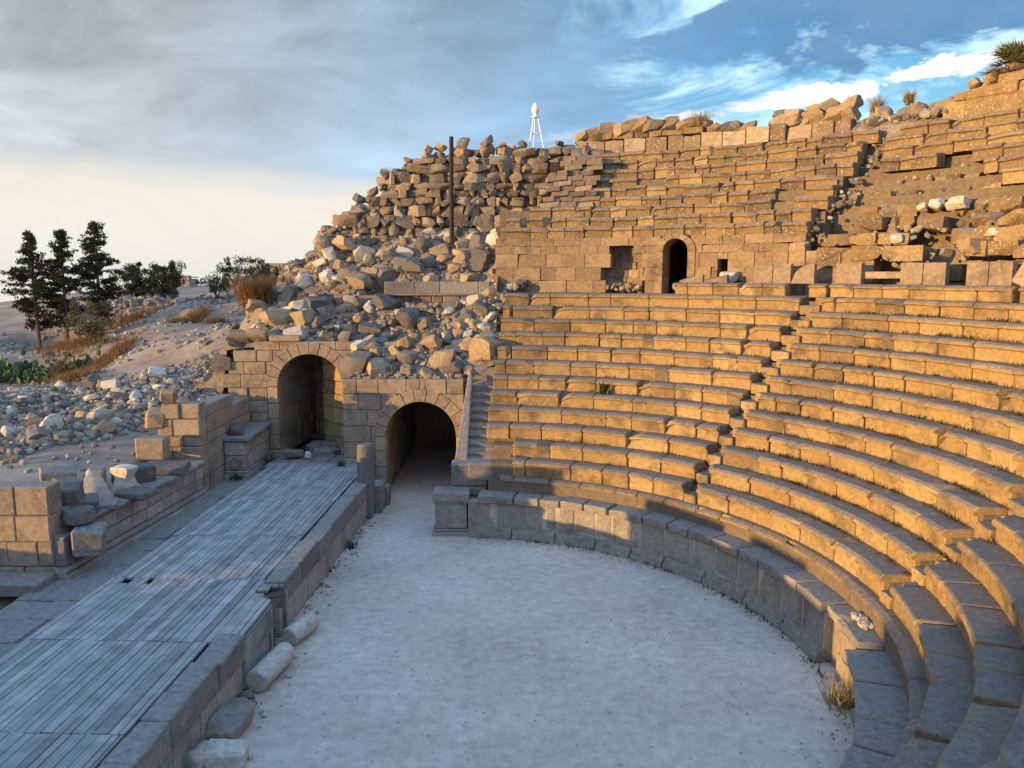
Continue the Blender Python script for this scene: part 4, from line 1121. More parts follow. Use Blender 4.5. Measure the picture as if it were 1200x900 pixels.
for i in range(400):     # stones spilled down the stair gap and over the bedding
    if i < 70:
        j = rnd.uniform(-1.5, 9); a = D(rnd.uniform(UAi(max(j, 0)) - 2.6, UAi(max(j, 0)) - .1)); r_ = uR(j) + .45; z = uZ(j) - .12
    else:
        j = rnd.uniform(-1, 6.5); a = D(rnd.uniform(16, 40)); r_ = 15.9 + .5 * j; z = 8.25 + .45 * j
    scatter(mb, pol(r_, a, z - .1), min(.3, abs(rnd.gauss(0, .1)) + .05), rnd)
for i in range(130): scatter(mb, pol(rnd.uniform(20.25, 21.3), D(rnd.uniform(37, 46.5)), 12.8), rnd.uniform(.08, .45), rnd)
tag(mb.build('spilled_rubble', M['rubble']), kind='stuff')
for (d, r_, z, s, mt, sh) in ((56.0, 15.5, 7.05, .5, 'pale_rock', 'rounded'), (54.6, 15.5, 7.05, .6, 'pale_rock', 'squared'), (54.4, 15.55, 7.42, .55, 'pale_rock', 'squared'), (57.4, 15.5, 7.0, .5, 'brown_rock', 'squared'), (60.2, 15.1, 7.0, .55, 'brown_rock', 'squared'), (27., 15.6, 8.2, .6, 'brown_rock', 'squared'), (36.0, 16.2, 8.55, .45, 'pale_rock', 'rounded'), (33.5, 16.9, 9.5, .55, 'pale_rock', 'rounded'), (31.5, 16.9, 9.5, .6, 'pale_rock', 'squared'), (34.8, 16.9, 9.45, .45, 'pale_rock', 'rounded'), (26.5, 16.2, 8.6, .45, 'pale_rock', 'jagged'), (24.2, 16.9, 9.3, .5, 'pale_rock', 'rounded')):
    put_rock(pol(r_, D(d), z), s, mt, sh, 'gangway', rnd=rnd, tilt=.15)

# stones lying on and by the low stage-building wall
def sub(o, p):
    o.parent = p; o.matrix_parent_inverse.identity(); return o
def single(name, label, mb, mat, cat='stone block', smooth=None): return tag(mb.build(name, M[mat], None, smooth), label, cat)
def blk(name, label, c, s, mat, rz=0, tilt=(0, 0), ch=.04, j=.03):
    mb = MB(); box(mb, c, s, rz, tilt, ch, j); return single(name, label, mb, mat)
mb = MB(); lathe(mb, [(.02, 0), (.30, 0), (.33, .03), (.33, .26), (.30, .3), (.02, .3)], (0, 0, 0), 20); o = single('column_drum', 'dark round drum lying flat on the end block of the low wall', mb, 'dark_rock', 'column piece', 40); o.location = (-9.72, 16.75, 1.98)
blk('fallen_block', 'big dark block balanced beside the round drum on the ruined pier', (-10.25, 17.15, 2.4), (.75, .55, .55), 'dark_rock', .3, (.1, -.1))
blk('fallen_block', 'grey square block tipped against the end of the low orthostat wall', (-9.45, 16.6, 1.62), (.62, .6, .6), 'wallg', .35, (.15, .12))
blk('fallen_block', 'dark block squeezed between the round drum and the earth fill', (-9.95, 17.45, 2.15), (.5, .55, .4), 'dark_rock', .5, (.1, .05))
mb = MB(); n = 18   # tapering white stone
tm = rock_mesh('w', 71, .5, 8, 3, (1, 1, 1), .03)
mb.add([Vector((v[0] * .62 * (1.25 - .9 * (v[2] + .5)), v[1] * .55 * (1.25 - .9 * (v[2] + .5)), (v[2] + .5) * .92)) for v in tm.v], tm.f)
o = single('carved_stone', 'white tapering carved stone standing on the low wall', mb, 'pale_rock', 'carved stone', 45); o.location = (-10.15, 18.35, 1.9); o.rotation_euler = (0, -.12, .3)
mb = MB()
secs = []
for (w, d, z) in ((.64, .42, 0), (.66, .44, .1), (.5, .34, .22), (.38, .28, .38), (.4, .29, .48), (.56, .36, .58), (.58, .38, .66), (.5, .34, .7)):
    secs.append([Vector((x * w / 2 + R.uniform(-.015, .015), y * d / 2 + R.uniform(-.015, .015), z)) for x, y in ((-1, -1), (-.3, -1.04), (.3, -1.04), (1, -1), (1.03, 0), (1, 1), (.3, 1.04), (-.3, 1.04), (-1, 1), (-1.03, 0))])
sections(mb, secs); o = single('waisted_stone', 'white waisted column base standing on the low wall among dark blocks', mb, 'pale_rock', 'column piece', 50); o.location = (-9.9, 19.25, 1.93); o.rotation_euler = (.03, -.04, -.35)
blk('fallen_block', 'long dark block lying behind the white column base', (-10.1, 20.1, 2.2), (1.05, .45, .5), 'dark_rock', .75, (.1, .05))
blk('fallen_block', 'golden upright block between the two white carved stones', (-10.75, 19.4, 2.2), (.4, .5, .7), 'wall', .2, (0, .1))
blk('flat_slab', 'wide dark slab lying on the far end of the low wall', (-9.75, 21.2, 2.08), (1.15, .9, .22), 'dark_rock', .2, (.02, .03))
blk('flat_slab', 'smaller dark slab lying in front of the white column base', (-9.45, 18.85, 2.03), (.85, .6, .2), 'dark_rock', -.3, (.03, -.02))
blk('flat_slab', 'thin cracked slab lying flat beside the tapering white stone', (-9.85, 17.95, 2.0), (.7, .5, .14), 'wallg', .4, (.05, .02))
blk('fallen_block', 'golden squared block standing in front of the broken wall stub', (-10.55, 22.2, 2.45), (.8, .55, .62), 'wall', .05, (0, .03))
blk('fallen_block', 'rough golden block perched behind the squared block by the wall stub', (-10.75, 23.0, 3.15), (.6, .5, .6), 'brown_rock', .3, (.1, .1), .08, .05)
blk('fallen_block', 'small block with a bushy tuft on top of the broken wall stub', (-10.35, 23.0, 3.85), (.45, .45, .36), 'brown_rock', .2, (.05, .1), .06, .04)
blk('fallen_block', 'two-faced block behind the ruined pier on sandy ground', (-11.6, 19.2, 2.28), (.8, .6, .6), 'wall', .6, (.06, .05))
blk('fallen_block', 'short block beside the two-faced block behind the pier', (-11.0, 18.6, 2.2), (.55, .6, .5), 'dark_rock', .9, (.1, .05))
blk('fallen_block', 'dark block on top of the moulded pedestal coping', (-9.15, 25.2, 2.38), (.42, .7, .28), 'dark_rock', .3, (.1, .1))
blk('fallen_block', 'dark loose stone lying on the stage threshold by the arch', (-7.65, 26.4, 1.28), (.65, .34, .24), 'dark_rock', .35, (.05, .05))
blk('fallen_block', 'tiny pale stone lying beside the dark stone on the threshold', (-7.1, 26.3, 1.24), (.18, .2, .2), 'pale_rock', .2)
# row of edge blocks over the stage archway
for i, (x, z, w, t_, mt) in enumerate(((-10.35, 4.35, .7, .1, 'dark_rock'), (-9.75, 5.3, .75, .03, 'dark_rock'), (-9.15, 5.34, .8, -.03, 'brown_rock'), (-5.95, 5.28, .5, .04, 'dark_rock'))):
    put_rock((x, 27.5, z), w, mt, 'squared', 'slope', rz=.05, tilt=.1, rnd=rnd)

# =================================================================== pieces beside the stage front
def column_piece(label, p0, p1, r, mat='pale_rock', ch=.03):
    mb = MB(); p0, p1 = Vector(p0), Vector(p1); d = (p1 - p0); L = d.length
    q = d.to_track_quat('Z', 'Y').to_matrix()
    lathe(mb, [(.02, 0), (r - ch, 0), (r, ch), (r * .985, L / 2), (r * .97, L - ch), (r - ch, L), (.02, L)], (0, 0, 0), 22, q)
    o = single('fallen_column', label, mb, mat, 'column piece', 40); o.location = p0; return o
column_piece('pale column drum lying by the rounded niche of the stage front', (-4.52, 14.75, .2), (-4.25, 15.55, .2), .2)
column_piece('longer pale column shaft lying next along the stage front', (-4.62, 13.0, .22), (-4.4, 14.15, .22), .215)
column_piece('short pale column stump at the near end of the stage front', (-4.86, 10.7, .16), (-4.72, 11.12, .16), .17)
mb = MB(); tm = rock_mesh('w', 45, .8, 7, 4, (1, 1, 1), .04)
mb.add([Vector((v[0] * .5, v[1] * 1.25, v[2] * .42)) for v in tm.v], tm.f)
o = single('fallen_block', 'long bluish grey block with slanted top below the stage front', mb, 'orth', 'stone block', 40); o.location = (-4.62, 12.0, .17); o.rotation_euler = (0, .3, -.1)
blk('fallen_block', 'pale grooved block lying crosswise near the column stump', (-4.42, 11.0, .14), (.62, .4, .3), 'pale_rock', .1, (.02, .05), .05, .02)
for (x, y, s, lb) in ((-4.62, 15.2, .22, 'pale cobble wedged between the column drum and the niche'), (-4.7, 14.55, .18, 'pale cobble between the two lying column pieces'), (-4.72, 12.75, .3, 'rough grey stone at the end of the long column shaft'), (-4.55, 12.6, .16, 'small cobble beside the rough grey stone')):
    o = put_rock((x, y, s * .3), s, 'pale_rock' if 'pale' in lb else 'dark_rock', 'rounded', None, rnd=rnd, name='cobble'); tag(o, lb, 'stone')
# column stub by the archway
mb = MB(); lathe(mb, [(.02, 0), (.29, 0), (.27, .05), (.262, .5), (.25, 1.18), (.2, 1.24), (.02, 1.23)], (0, 0, 0), 22)
o = single('column_stub', 'upright dark broken column stub at the corner of the stage by the archway', mb, 'dark_rock', 'column piece', 40); o.location = (-4.52, 23.25, 1.08)
mb = MB(); box(mb, (-4.35, 23.95, .45), (.5, .7, .9), ch=.03, j=.02); box(mb, (-4.25, 24.7, .3), (.45, .6, .6), ch=.03, j=.02); box(mb, (-4.6, 23.3, .53), (.55, .5, 1.06), ch=.02)
single('corner_pier', 'stepped stone pier carrying the dark column stub by the archway', mb, 'wallg', 'wall')

# =================================================================== post and tripod
mb = MB()
tube(mb, [(-2.46, 32.1, 9.0), (-2.46, 32.12, 11), (-2.44, 32.15, 12.95)], [.095, .09, .085], 8)
single('wooden_post', 'tall thin black post standing against the rough boulder wall', mb, 'post', 'post')
tp = empty('white_tripod', (1.0, 34.2, 12.4), 'white metal tripod beacon with rounded head on the wall crest', 'tripod')
for i in range(3):
    a = pi / 2 + 2 * pi * i / 3 + .2; mb = MB()
    tube(mb, [(1.0 + .46 * cos(a), 34.2 + .46 * sin(a), 12.35), (1.0 + .1 * cos(a), 34.2 + .1 * sin(a), 14.1)], .025, 6); child(mb, 'leg', M['white'], tp)
mb = MB(); q = [(1.0 + .24 * cos(pi / 2 + 2 * pi * i / 3 + .2), 34.2 + .24 * sin(pi / 2 + 2 * pi * i / 3 + .2), 13.42) for i in range(3)]
for i in range(3): tube(mb, [q[i], q[(i + 1) % 3]], .02, 5)
child(mb, 'brace', M['white'], tp)
mb = MB(); lathe(mb, [(.01, 0), (.17, 0), (.17, .05), (.1, .07), (.09, .16), (.14, .2), (.17, .3), (.16, .42), (.11, .5), (.08, .53), (.08, .58), (.01, .6)], (1., 34.2, 14.08), 16); child(mb, 'head', M['white'], tp, 40)

# =================================================================== field rubble on the left
rnd = random.Random(99); taken = []
def field_ok(x, y):
    e = (x + 15.5) / 3.6; f = (y - 25.8) / 4.2
    return e * e + f * f < 1 + .2 * mnoise.noise(Vector((x, y, 0)))
cnt = 0; tries = 0
while cnt < 62 and tries < 4000:
    tries += 1
    x = rnd.uniform(-19.5, -11.6); y = rnd.uniform(21.5, 30.5)
    if not field_ok(x, y): continue
    s = rnd.choice((.4, .45, .5, .55, .62, .72))
    if not free(x, y, s): continue
    mt = rnd.choices(('dark_rock', 'brown_rock', 'pale_rock'), (.42, .22, .36))[0]
    put_rock((x, y, tz(x, y) + s * .2), s, mt, rnd.choice(('squared', 'rounded', 'jagged')), 'field', rnd=rnd, tilt=.5); taken.append((x, y, s)); cnt += 1
mb = MB()
n = 0
while n < 2600:
    x = rnd.uniform(-20, -11.2); y = rnd.uniform(20.5, 31.5)
    if not field_ok(x, y) and rnd.random() < .93: continue
    s = min(.42, abs(rnd.gauss(0, .13)) + .07); scatter(mb, (x, y, tz(x, y) + s * .2), s, rnd); n += 1
for i in range(3800):
    x = rnd.uniform(-31, -11); y = rnd.uniform(29, 56)
    if mnoise.noise(Vector((x * .3, y * .3, 7))) < rnd.uniform(-.5, .3): continue
    scatter(mb, (x, y, tz(x, y)), abs(rnd.gauss(0, .14)) + .05, rnd)
for i in range(800):
    x = rnd.uniform(-14.5, -10.4); y = rnd.uniform(25, 32); scatter(mb, (x, y, max(tz(x, y), mz(x, y) - .2 if x > -11.5 and y > 27.6 else -9) + .03), abs(rnd.gauss(0, .16)) + .06, rnd)
for i in range(900):     # band of stones along the far crest
    f = rnd.random(); x = -30 + 17 * f + rnd.gauss(0, .5); y = 50.5 + rnd.gauss(0, 1.2); scatter(mb, (x, y, tz(x, y) + .05), abs(rnd.gauss(0, .22)) + .08, rnd)
tag(mb.build('field_rubble', M['rubble']), kind='stuff')
# grit on the orchestra and at the foot of the podium
mb = MB()
for i in range(2400):
    if i < 420: a = D(rnd.uniform(-20, 88)); r_ = 7.5 - abs(rnd.gauss(0, .18)); x, y = CX + r_ * cos(a), CY + r_ * sin(a); s = abs(rnd.gauss(0, .022)) + .015
    else:
        x = rnd.uniform(-4.2, 5.5); y = rnd.uniform(8, 25)
        if i < 760: x, y = rnd.gauss(3.8, 1.), rnd.gauss(16.2, 1.2)
        s = abs(rnd.gauss(0, .012)) + .01
        if hypot(x - CX, y - CY) > 7.5 and x > -1.5: continue
    scatter(mb, (x, y, .008), s, rnd)
for i in range(90): scatter(mb, (-4.35 + rnd.gauss(0, .14), rnd.uniform(11, 23), .02), rnd.uniform(.03, .12), rnd)
tag(mb.build('grit', M['bedgrit']), kind='stuff')
mb = MB()
for i in range(46):
    a = D(rnd.uniform(-5.5, -1.2)); scatter(mb, pol(rnd.uniform(7.95, 8.25), a, 1.27), rnd.uniform(.06, .17), rnd)
tag(mb.build('loose_rubble', M['pale_rock']), kind='stuff')

# =================================================================== plants
def blade(mb, p, h, lean, w, rnd, az=None):
    az = rnd.uniform(0, 2 * pi) if az is None else az
    d = Vector((cos(az), sin(az), 0)); s_ = Vector((-sin(az), cos(az), 0)) * w
    p = Vector(p); m_ = p + d * lean * h * .45 + Vector((0, 0, h * .6)); t_ = p + d * lean * h * 1.1 + Vector((0, 0, h))
    mb.add([p - s_, p + s_, m_ + s_ * .7, m_ - s_ * .7, t_], [(0, 1, 2, 3), (3, 2, 4)])
def leaves(mb, c, rad, n, size, rnd, flat=1.):
    for _ in range(n):
        d = Vector((rnd.gauss(0, 1), rnd.gauss(0, 1), rnd.gauss(0, 1) * flat)).normalized() * rad * rnd.random() ** .4
        p = Vector(c) + d; u = Vector((rnd.gauss(0, 1), rnd.gauss(0, 1), rnd.gauss(0, 1))).normalized(); w = u.orthogonal().normalized()
        s_ = size * rnd.uniform(.6, 1.3)
        mb.add([p - u * s_, p + w * s_ * .4, p + u * s_, p - w * s_ * .4], [(0, 1, 2, 3)])
def conifer(x, y, h, wid, label, seed, fork=False):
    rnd = random.Random(seed); z0 = tz(x, y) - .1
    t = empty('conifer_tree', (x, y, z0), label, 'tree', 'dark conifers on the hillside')
    mb = MB(); lean = rnd.uniform(-.15, .15)
    tube(mb, [(x + lean * f, y, z0 + h * f * .96) for f in (0, .25, .5, .75, 1)], [.13, .11, .08, .05, .02], 7)
    fo = MB(); zz = .2
    while zz < .985:
        f = zz; L = wid * (.55 + .5 * sin(pi * min(1, (f - .12) / .55) * .5)) if f < .55 else wid * (1.06 - (f - .55) * 2.05)
        L = max(.16, L)
        nb = rnd.randint(4, 6)
        for b in range(nb):
            if rnd.random() < (.35 if f < .32 else .1): continue
            az = rnd.uniform(0, 2 * pi); l = L * rnd.uniform(.35, 1.3)
            s0 = Vector((x + lean * f, y, z0 + h * f)); e = s0 + Vector((cos(az) * l, sin(az) * l, l * rnd.uniform(-.18, .3)))
            tube(mb, [s0, (s0 + e) / 2 + Vector((0, 0, -.04)), e], [.025, .018, .008], 4)
            k = max(3, int(l * 7))
            for q in range(k):
                c = s0.lerp(e, .25 + .75 * (q + .5) / k) + Vector((rnd.gauss(0, .07), rnd.gauss(0, .07), rnd.gauss(0, .06)))
                leaves(fo, c, .17, 18, .075, rnd, .5)
        zz += rnd.uniform(.022, .038)
    child(mb, 'trunk', M['bark'], t); child(fo, 'crown', M['conifer'], t)
conifer(-27.0, 44, 7.0, 1.25, 'tall dark conifer standing farthest from the seats, beside the cactus patch', 1)
conifer(-25.7, 44.5, 7.0, 1.15, 'middle dark conifer of the three on the hillside', 2)
conifer(-24.4, 46, 6.9, 1.3, 'dark conifer with the densest crown, nearest the round bush', 3)
def round_tree(name, x, y, h, w, label, seed, mat='olive', stems=3, dens=1., cat='tree', group=None, low=.35, zz0=None):
    rnd = random.Random(seed); z0 = (tz(x, y) if zz0 is None else zz0) - .05
    t = empty(name, (x, y, z0), label, cat, group); mb = MB(); fo = MB()
    for s_ in range(stems):
        az = 2 * pi * s_ / stems + rnd.uniform(-.5, .5)
        tip = Vector((x + cos(az) * w * .28, y + sin(az) * w * .28, z0 + h * .62))
        tube(mb, [(x, y, z0), (x + cos(az) * w * .08, y + sin(az) * w * .08, z0 + h * .25), tip], [.06 * h * .5, .045 * h * .5, .02], 6)
    for _ in range(int(26 * dens)):
        a = rnd.uniform(0, 2 * pi); rr = sqrt(rnd.random()) * w * .45; zz = low + (1 - low) * rnd.random()
        sh = sqrt(max(.08, 1 - ((zz - (low + 1) / 2) / ((1 - low) / 2 + .05)) ** 2))
        c = Vector((x + cos(a) * rr * sh + rnd.gauss(0, w * .07), y + sin(a) * rr * sh + rnd.gauss(0, w * .07), z0 + h * zz + rnd.gauss(0, h * .05)))
        tube(mb, [(x, y, z0 + h * .3), c], [.02, .006], 4)
        leaves(fo, c, w * rnd.uniform(.06, .17), int(70 * dens), .075 if h > 1.5 else .05, rnd, .8)
    child(mb, 'trunk' if cat == 'tree' else 'stem', M['bark'], t); child(fo, 'crown', M[mat], t)
    return t
round_tree('hillside_bush', -22.85, 42, 2.15, 2.6, 'round grey-green bush growing below the three conifers', 11, 'bush', 5, 1.1, 'bush', None, .2)
round_tree('olive_tree', -25.6, 53, 2.2, 2.6, 'rounded olive tree on the crest nearest the three conifers', 12, 'olive', 3, 2.0, 'tree', 'trees along the hill crest', .15)
round_tree('olive_tree', -23.7, 53, 2.4, 2.7, 'rounded olive tree on the crest, away from the conifers', 13, 'olive', 3, 2.0, 'tree', 'trees along the hill crest', .15)
round_tree('olive_tree', -18.6, 49, 2.1, 2.4, 'open olive tree beside the far stone hut', 14, 'olive', 3, .9, 'tree', 'trees along the hill crest', .3)
round_tree('olive_tree', -17.3, 49, 2.35, 2.4, 'open olive tree with a bare forked trunk on the crest', 15, 'olive', 2, .9, 'tree', 'trees along the hill crest', .4)
round_tree('olive_tree', -16.1, 50, 2.0, 2., 'small olive tree by the walled ruin on the crest', 16, 'olive', 3, .9, 'tree', 'trees along the hill crest', .3)
round_tree('olive_tree', -15.2, 46, 3.0, 2.6, 'olive tree peeping out behind the shrubby edge of the rubble slope', 17, 'olive', 3, 1., 'tree', 'trees along the hill crest', .3)
pass
round_tree('dry_shrub', -11.0, 31.2, .9, 1., 'low olive-brown shrub below the large russet shrub', 19, 'bush', 4, .8, 'shrub', None, .1, max(mz(-11.0, 31.2), tz(-11, 31.2)) - .05)
round_tree('dry_shrub', -21.2, 36, 1.3, 1.5, 'pale twiggy shrub in front of the prickly pear cactus', 20, 'bush', 5, .7, 'shrub', None, .1)
# prickly pear
rnd = random.Random(4); mb = MB(); fr = MB()
tm = rock_mesh('w', 5, .1, 4, 0, (1, 1, 1), .02)
for i in range(420):
    x = rnd.uniform(-26.2, -20.8); y = 37 + rnd.gauss(0, .8); hh = abs(rnd.gauss(.1, .38)) * (1. if x < -22.6 else .6) + .1
    Mx = Matrix.Translation((x, y, tz(x, y) + hh)) @ Matrix.Rotation(rnd.uniform(0, 3.1), 4, 'Z') @ Matrix.Rotation(rnd.uniform(-.6, .6), 4, 'X') @ Matrix.Diagonal((.26, .07, .36, 1))
    mb.add([Mx @ Vector(v) for v in tm.v], tm.f)
    if rnd.random() < .4: scatter(fr, Mx @ Vector((rnd.uniform(-.3, .3), 0, .5)), .07, rnd)
t = empty('prickly_pear_cactus', (-23, 37, tz(-23, 37)), 'bushy green prickly pear cactus patch with yellow fruit below the conifers', 'cactus')
child(mb, 'foliage', M['cactus'], t, 60); child(fr, 'fruit', M['fruit'], t)
# dry grass on the banks
mb = MB()
def grass_line(pts, w, n, h):
    for i in range(n):
        f = rnd.random() * (len(pts) - 1); k = int(f); f -= k
        x = pts[k][0] * (1 - f) + pts[k + 1][0] * f + rnd.gauss(0, w); y = pts[k][1] * (1 - f) + pts[k + 1][1] * f + rnd.gauss(0, w)
        blade(mb, (x, y, tz(x, y) - .03), h * rnd.uniform(.5, 1.3), rnd.uniform(.2, .9), .018, rnd)
grass_line([(-19.2, 33), (-19.5, 36), (-19.6, 39)], .35, 2600, .42)
grass_line([(-17.8, 31), (-19, 33)], .4, 1200, .35)
grass_line([(-18.8, 43), (-18.5, 46)], .35, 1400, .4)
grass_line([(-16.8, 43), (-16.6, 44)], .25, 500, .35)
grass_line([(-25, 42), (-22, 41)], .7, 1200, .35)
grass_line([(-24, 47), (-22.5, 49)], .6, 700, .4)
tag(mb.build('dry_grass', M['dry']), kind='stuff')
# weeds in the seat joints and at wall feet
mb = MB()
for i in range(420):
    k = rnd.randint(0, 10); d = rnd.uniform(-10, 80) if rnd.random() < .35 else rnd.uniform(-4, 38)
    if AISLE[0] < d < AISLE[1]: continue
    r_ = rk(k) + .5; p = pol(r_, D(d), zk(k)); n_ = rnd.randint(5, 16); sp = rnd.uniform(.05, .3)
    for _ in range(n_):
        dd = d + rnd.gauss(0, sp) / r_ * 57; blade(mb, pol(r_ + rnd.gauss(0, .02), D(dd), zk(k) - .01), rnd.uniform(.03, .11), rnd.uniform(.3, 1.2), .012, rnd)
for i in range(80):
    d = rnd.uniform(-14, 85); p = pol(7.5, D(d), 0)
    for _ in range(rnd.randint(2, 8)): blade(mb, p + Vector((rnd.gauss(0, .06), rnd.gauss(0, .06), 0)), rnd.uniform(.03, .12), rnd.uniform(.4, 1.3), .01, rnd)
for i in range(60):
    y = rnd.uniform(11, 25); x = -4.42 - .035 * (23.4 - y)
    for _ in range(6): blade(mb, (x + rnd.gauss(0, .06), y + rnd.gauss(0, .08), 0), rnd.uniform(.03, .12), rnd.uniform(.4, 1.3), .01, rnd)
tag(mb.build('joint_weeds', M['moss']), kind='stuff')
def weed(label, p, h, n, mat, w=.012, name='weed_tuft', sp=.06):
    mb = MB()
    for _ in range(n): blade(mb, Vector(p) + Vector((rnd.gauss(0, sp), rnd.gauss(0, sp), 0)), h * rnd.uniform(.5, 1.2), rnd.uniform(.1, 1.), w, rnd)
    return single(name, label, mb, mat, 'plant')
weed('leafy green weed sprouting alone from the fifth bench', pol(rk(4) + .45, D(65.5), zk(4)), .38, 40, 'green', .03)
weed('green tuft growing at the foot of the stage archway jamb', (-8.45, 26.2, .9), .35, 60, 'green', .02, sp=.12)
weed('green tuft on the threshold beside the orchestra archway pier', (-5.75, 25.3, 1.05), .25, 40, 'green', .02)
weed('dry yellow weed clump at the foot of the broken podium wall', (5.75, 12.6, 0), .5, 90, 'straw', .012, sp=.12)
weed('low dark weed in front of the moulded pedestal', (-8.95, 24.35, .9), .2, 40, 'green', .02, sp=.1)
weed('bright weed under the long slanted block by the stage front', (-4.78, 11.6, 0), .25, 50, 'green', .02, sp=.12)
weed('grass tuft at the bottom corner of the stage front by the archway', (-4.42, 20.4, 0), .2, 30, 'green', .02)
o = round_tree('crest_shrub', 7.6, 31.55, .1, .1, None, 1, 'bush', 1, .01); 
def crest_bush(label, p, h, w, n, seed, mat='straw', name='crest_shrub'):
    rnd2 = random.Random(seed); mb = MB()
    for _ in range(n):
        az = rnd2.uniform(0, 2 * pi); l = rnd2.uniform(.2, 1.)
        q = Vector(p) + Vector((rnd2.gauss(0, w * .12), rnd2.gauss(0, w * .12), 0)); blade(mb, q, h * rnd2.uniform(.6, 1.15), l * w / h, .012, rnd2, az)
    mb2 = MB(); leaves(mb2, Vector(p) + Vector((0, 0, h * .35)), w * .5, n // 2, .05, rnd2, .5)
    t = empty(name, p, label, 'shrub'); child(mb, 'twig', M[mat], t); child(mb2, 'foliage', M['bush'], t); return t
for ob in [o] + list(o.children): bpy.data.objects.remove(ob)
crest_bush('bushy straw-coloured shrub on the pale capping blocks', pol(20.6, D(63.3), 13.05), .85, .8, 420, 1)
crest_bush('dry tuft of grass beside the boulders at the stair gap top', pol(20.75, D(45.2), 13.0), .7, .5, 240, 2)
crest_bush('small greenish tuft between boulders beyond the stair gap', pol(20.9, D(42.4), 13.3), .5, .45, 160, 3)
crest_bush('russet clump of tall dry stalks at the edge of the rubble slope', (-10.2, 30.9, mz(-10.2, 30.9) - .1), 1.35, 1.5, 1500, 9, 'dry', 'dry_shrub')
crest_bush('thin grass tuft on the outermost crest stone of the boulder wall', (-5.25, 33.2, 11.5), .4, .4, 60, 4)
# fan palm at the far top corner
rnd = random.Random(8); p0 = pol(20.9, D(34.5), 13.5)
t = empty('fan_palm', p0, 'bushy fan palm with spiky leaves on top of the parapet wall', 'palm')
mb = MB(); tube(mb, [p0 + Vector((.25, -.2, -.4)), p0 + Vector((.25, -.2, .25))], [.16, .14], 8); child(mb, 'trunk', M['bark'], t)
mb = MB()
for i in range(56):
    az = rnd.uniform(0, 2 * pi); el = rnd.uniform(-.3, 1.4); L = rnd.uniform(.35, .75)
    d = Vector((cos(az) * cos(el), sin(az) * cos(el), sin(el))); s0 = p0 + Vector((.25, -.2, .25)); c = s0 + d * L
    tube(mb, [s0, c], [.012, .008], 4); side = d.cross(Vector((0, 0, 1))).normalized(); upv = side.cross(d)
    for q in range(15):
        b = -1.25 + 2.5 * q / 14; ld = (d * cos(b) + side * sin(b) + upv * rnd.uniform(-.15, .1)).normalized(); e = c + ld * rnd.uniform(.4, .58) + Vector((0, 0, -.06)); sw = upv.cross(ld).normalized() * .016
        m_ = c.lerp(e, .5); mb.add([c - sw, c + sw, m_ + sw, m_ - sw, e], [(0, 1, 2, 3), (3, 2, 4)])
child(mb, 'crown', M['palm'], t)
crest_bush('dry brown thicket at the foot of the fan palm', p0 + Vector((-.1, -.3, -.2)), .6, .9, 300, 6, 'dry')

# =================================================================== far huts
def hut(x, y, w, d, h, label, seed):
    rnd = random.Random(seed); z0 = tz(x, y) - .3
    t = empty('stone_hut', (x, y, z0), label, 'building'); mb = MB()
    hz = [h + rnd.uniform(-.15, .15) for _ in range(4)]
    cs = [(0, .5), (.5, 1.0), (1.0, 1.5), (1.5, h + .3)]
    for (z0_, z1_) in cs:
        for (xa, xb) in ((-w / 2, -w * .22), (-w * .1, w * .14), (w * .26, w / 2)):
            if z0_ >= 1.5: pass
            box(mb, (x + (xa + xb) / 2, y - d / 2, z0 + (z0_ + z1_) / 2), (xb - xa, .35, z1_ - z0_ - .01), ch=.03, j=.02, rnd=rnd)
    box(mb, (x, y - d / 2, z0 + h + .42), (w, .4, .24), ch=.03); box(mb, (x, y - d / 2 + .02, z0 + .3), (w * .98, .3, .6), ch=.03)
    for sg in (-1, 1): box(mb, (x + sg * (w / 2 - .18), y, z0 + h / 2 + .2), (.35, d, h + .4), ch=.03)
    box(mb, (x, y + d / 2, z0 + h / 2 + .2), (w, .35, h + .4), ch=.03)
    child(mb, 'wall', M['hut'], t)
    mb = MB(); box(mb, (x, y, z0 + h + .58), (w + .2, d + .3, .12), ch=.02); child(mb, 'roof', M['hut'], t)
hut(-37.0, 88, 2.1, 2, .75, 'low grey stone hut with dark openings on the far hill crest', 1)
hut(-17.0, 56.5, 1.6, 2, 1.6, 'small walled ruin behind the olive trees at the rubble slope edge', 2)

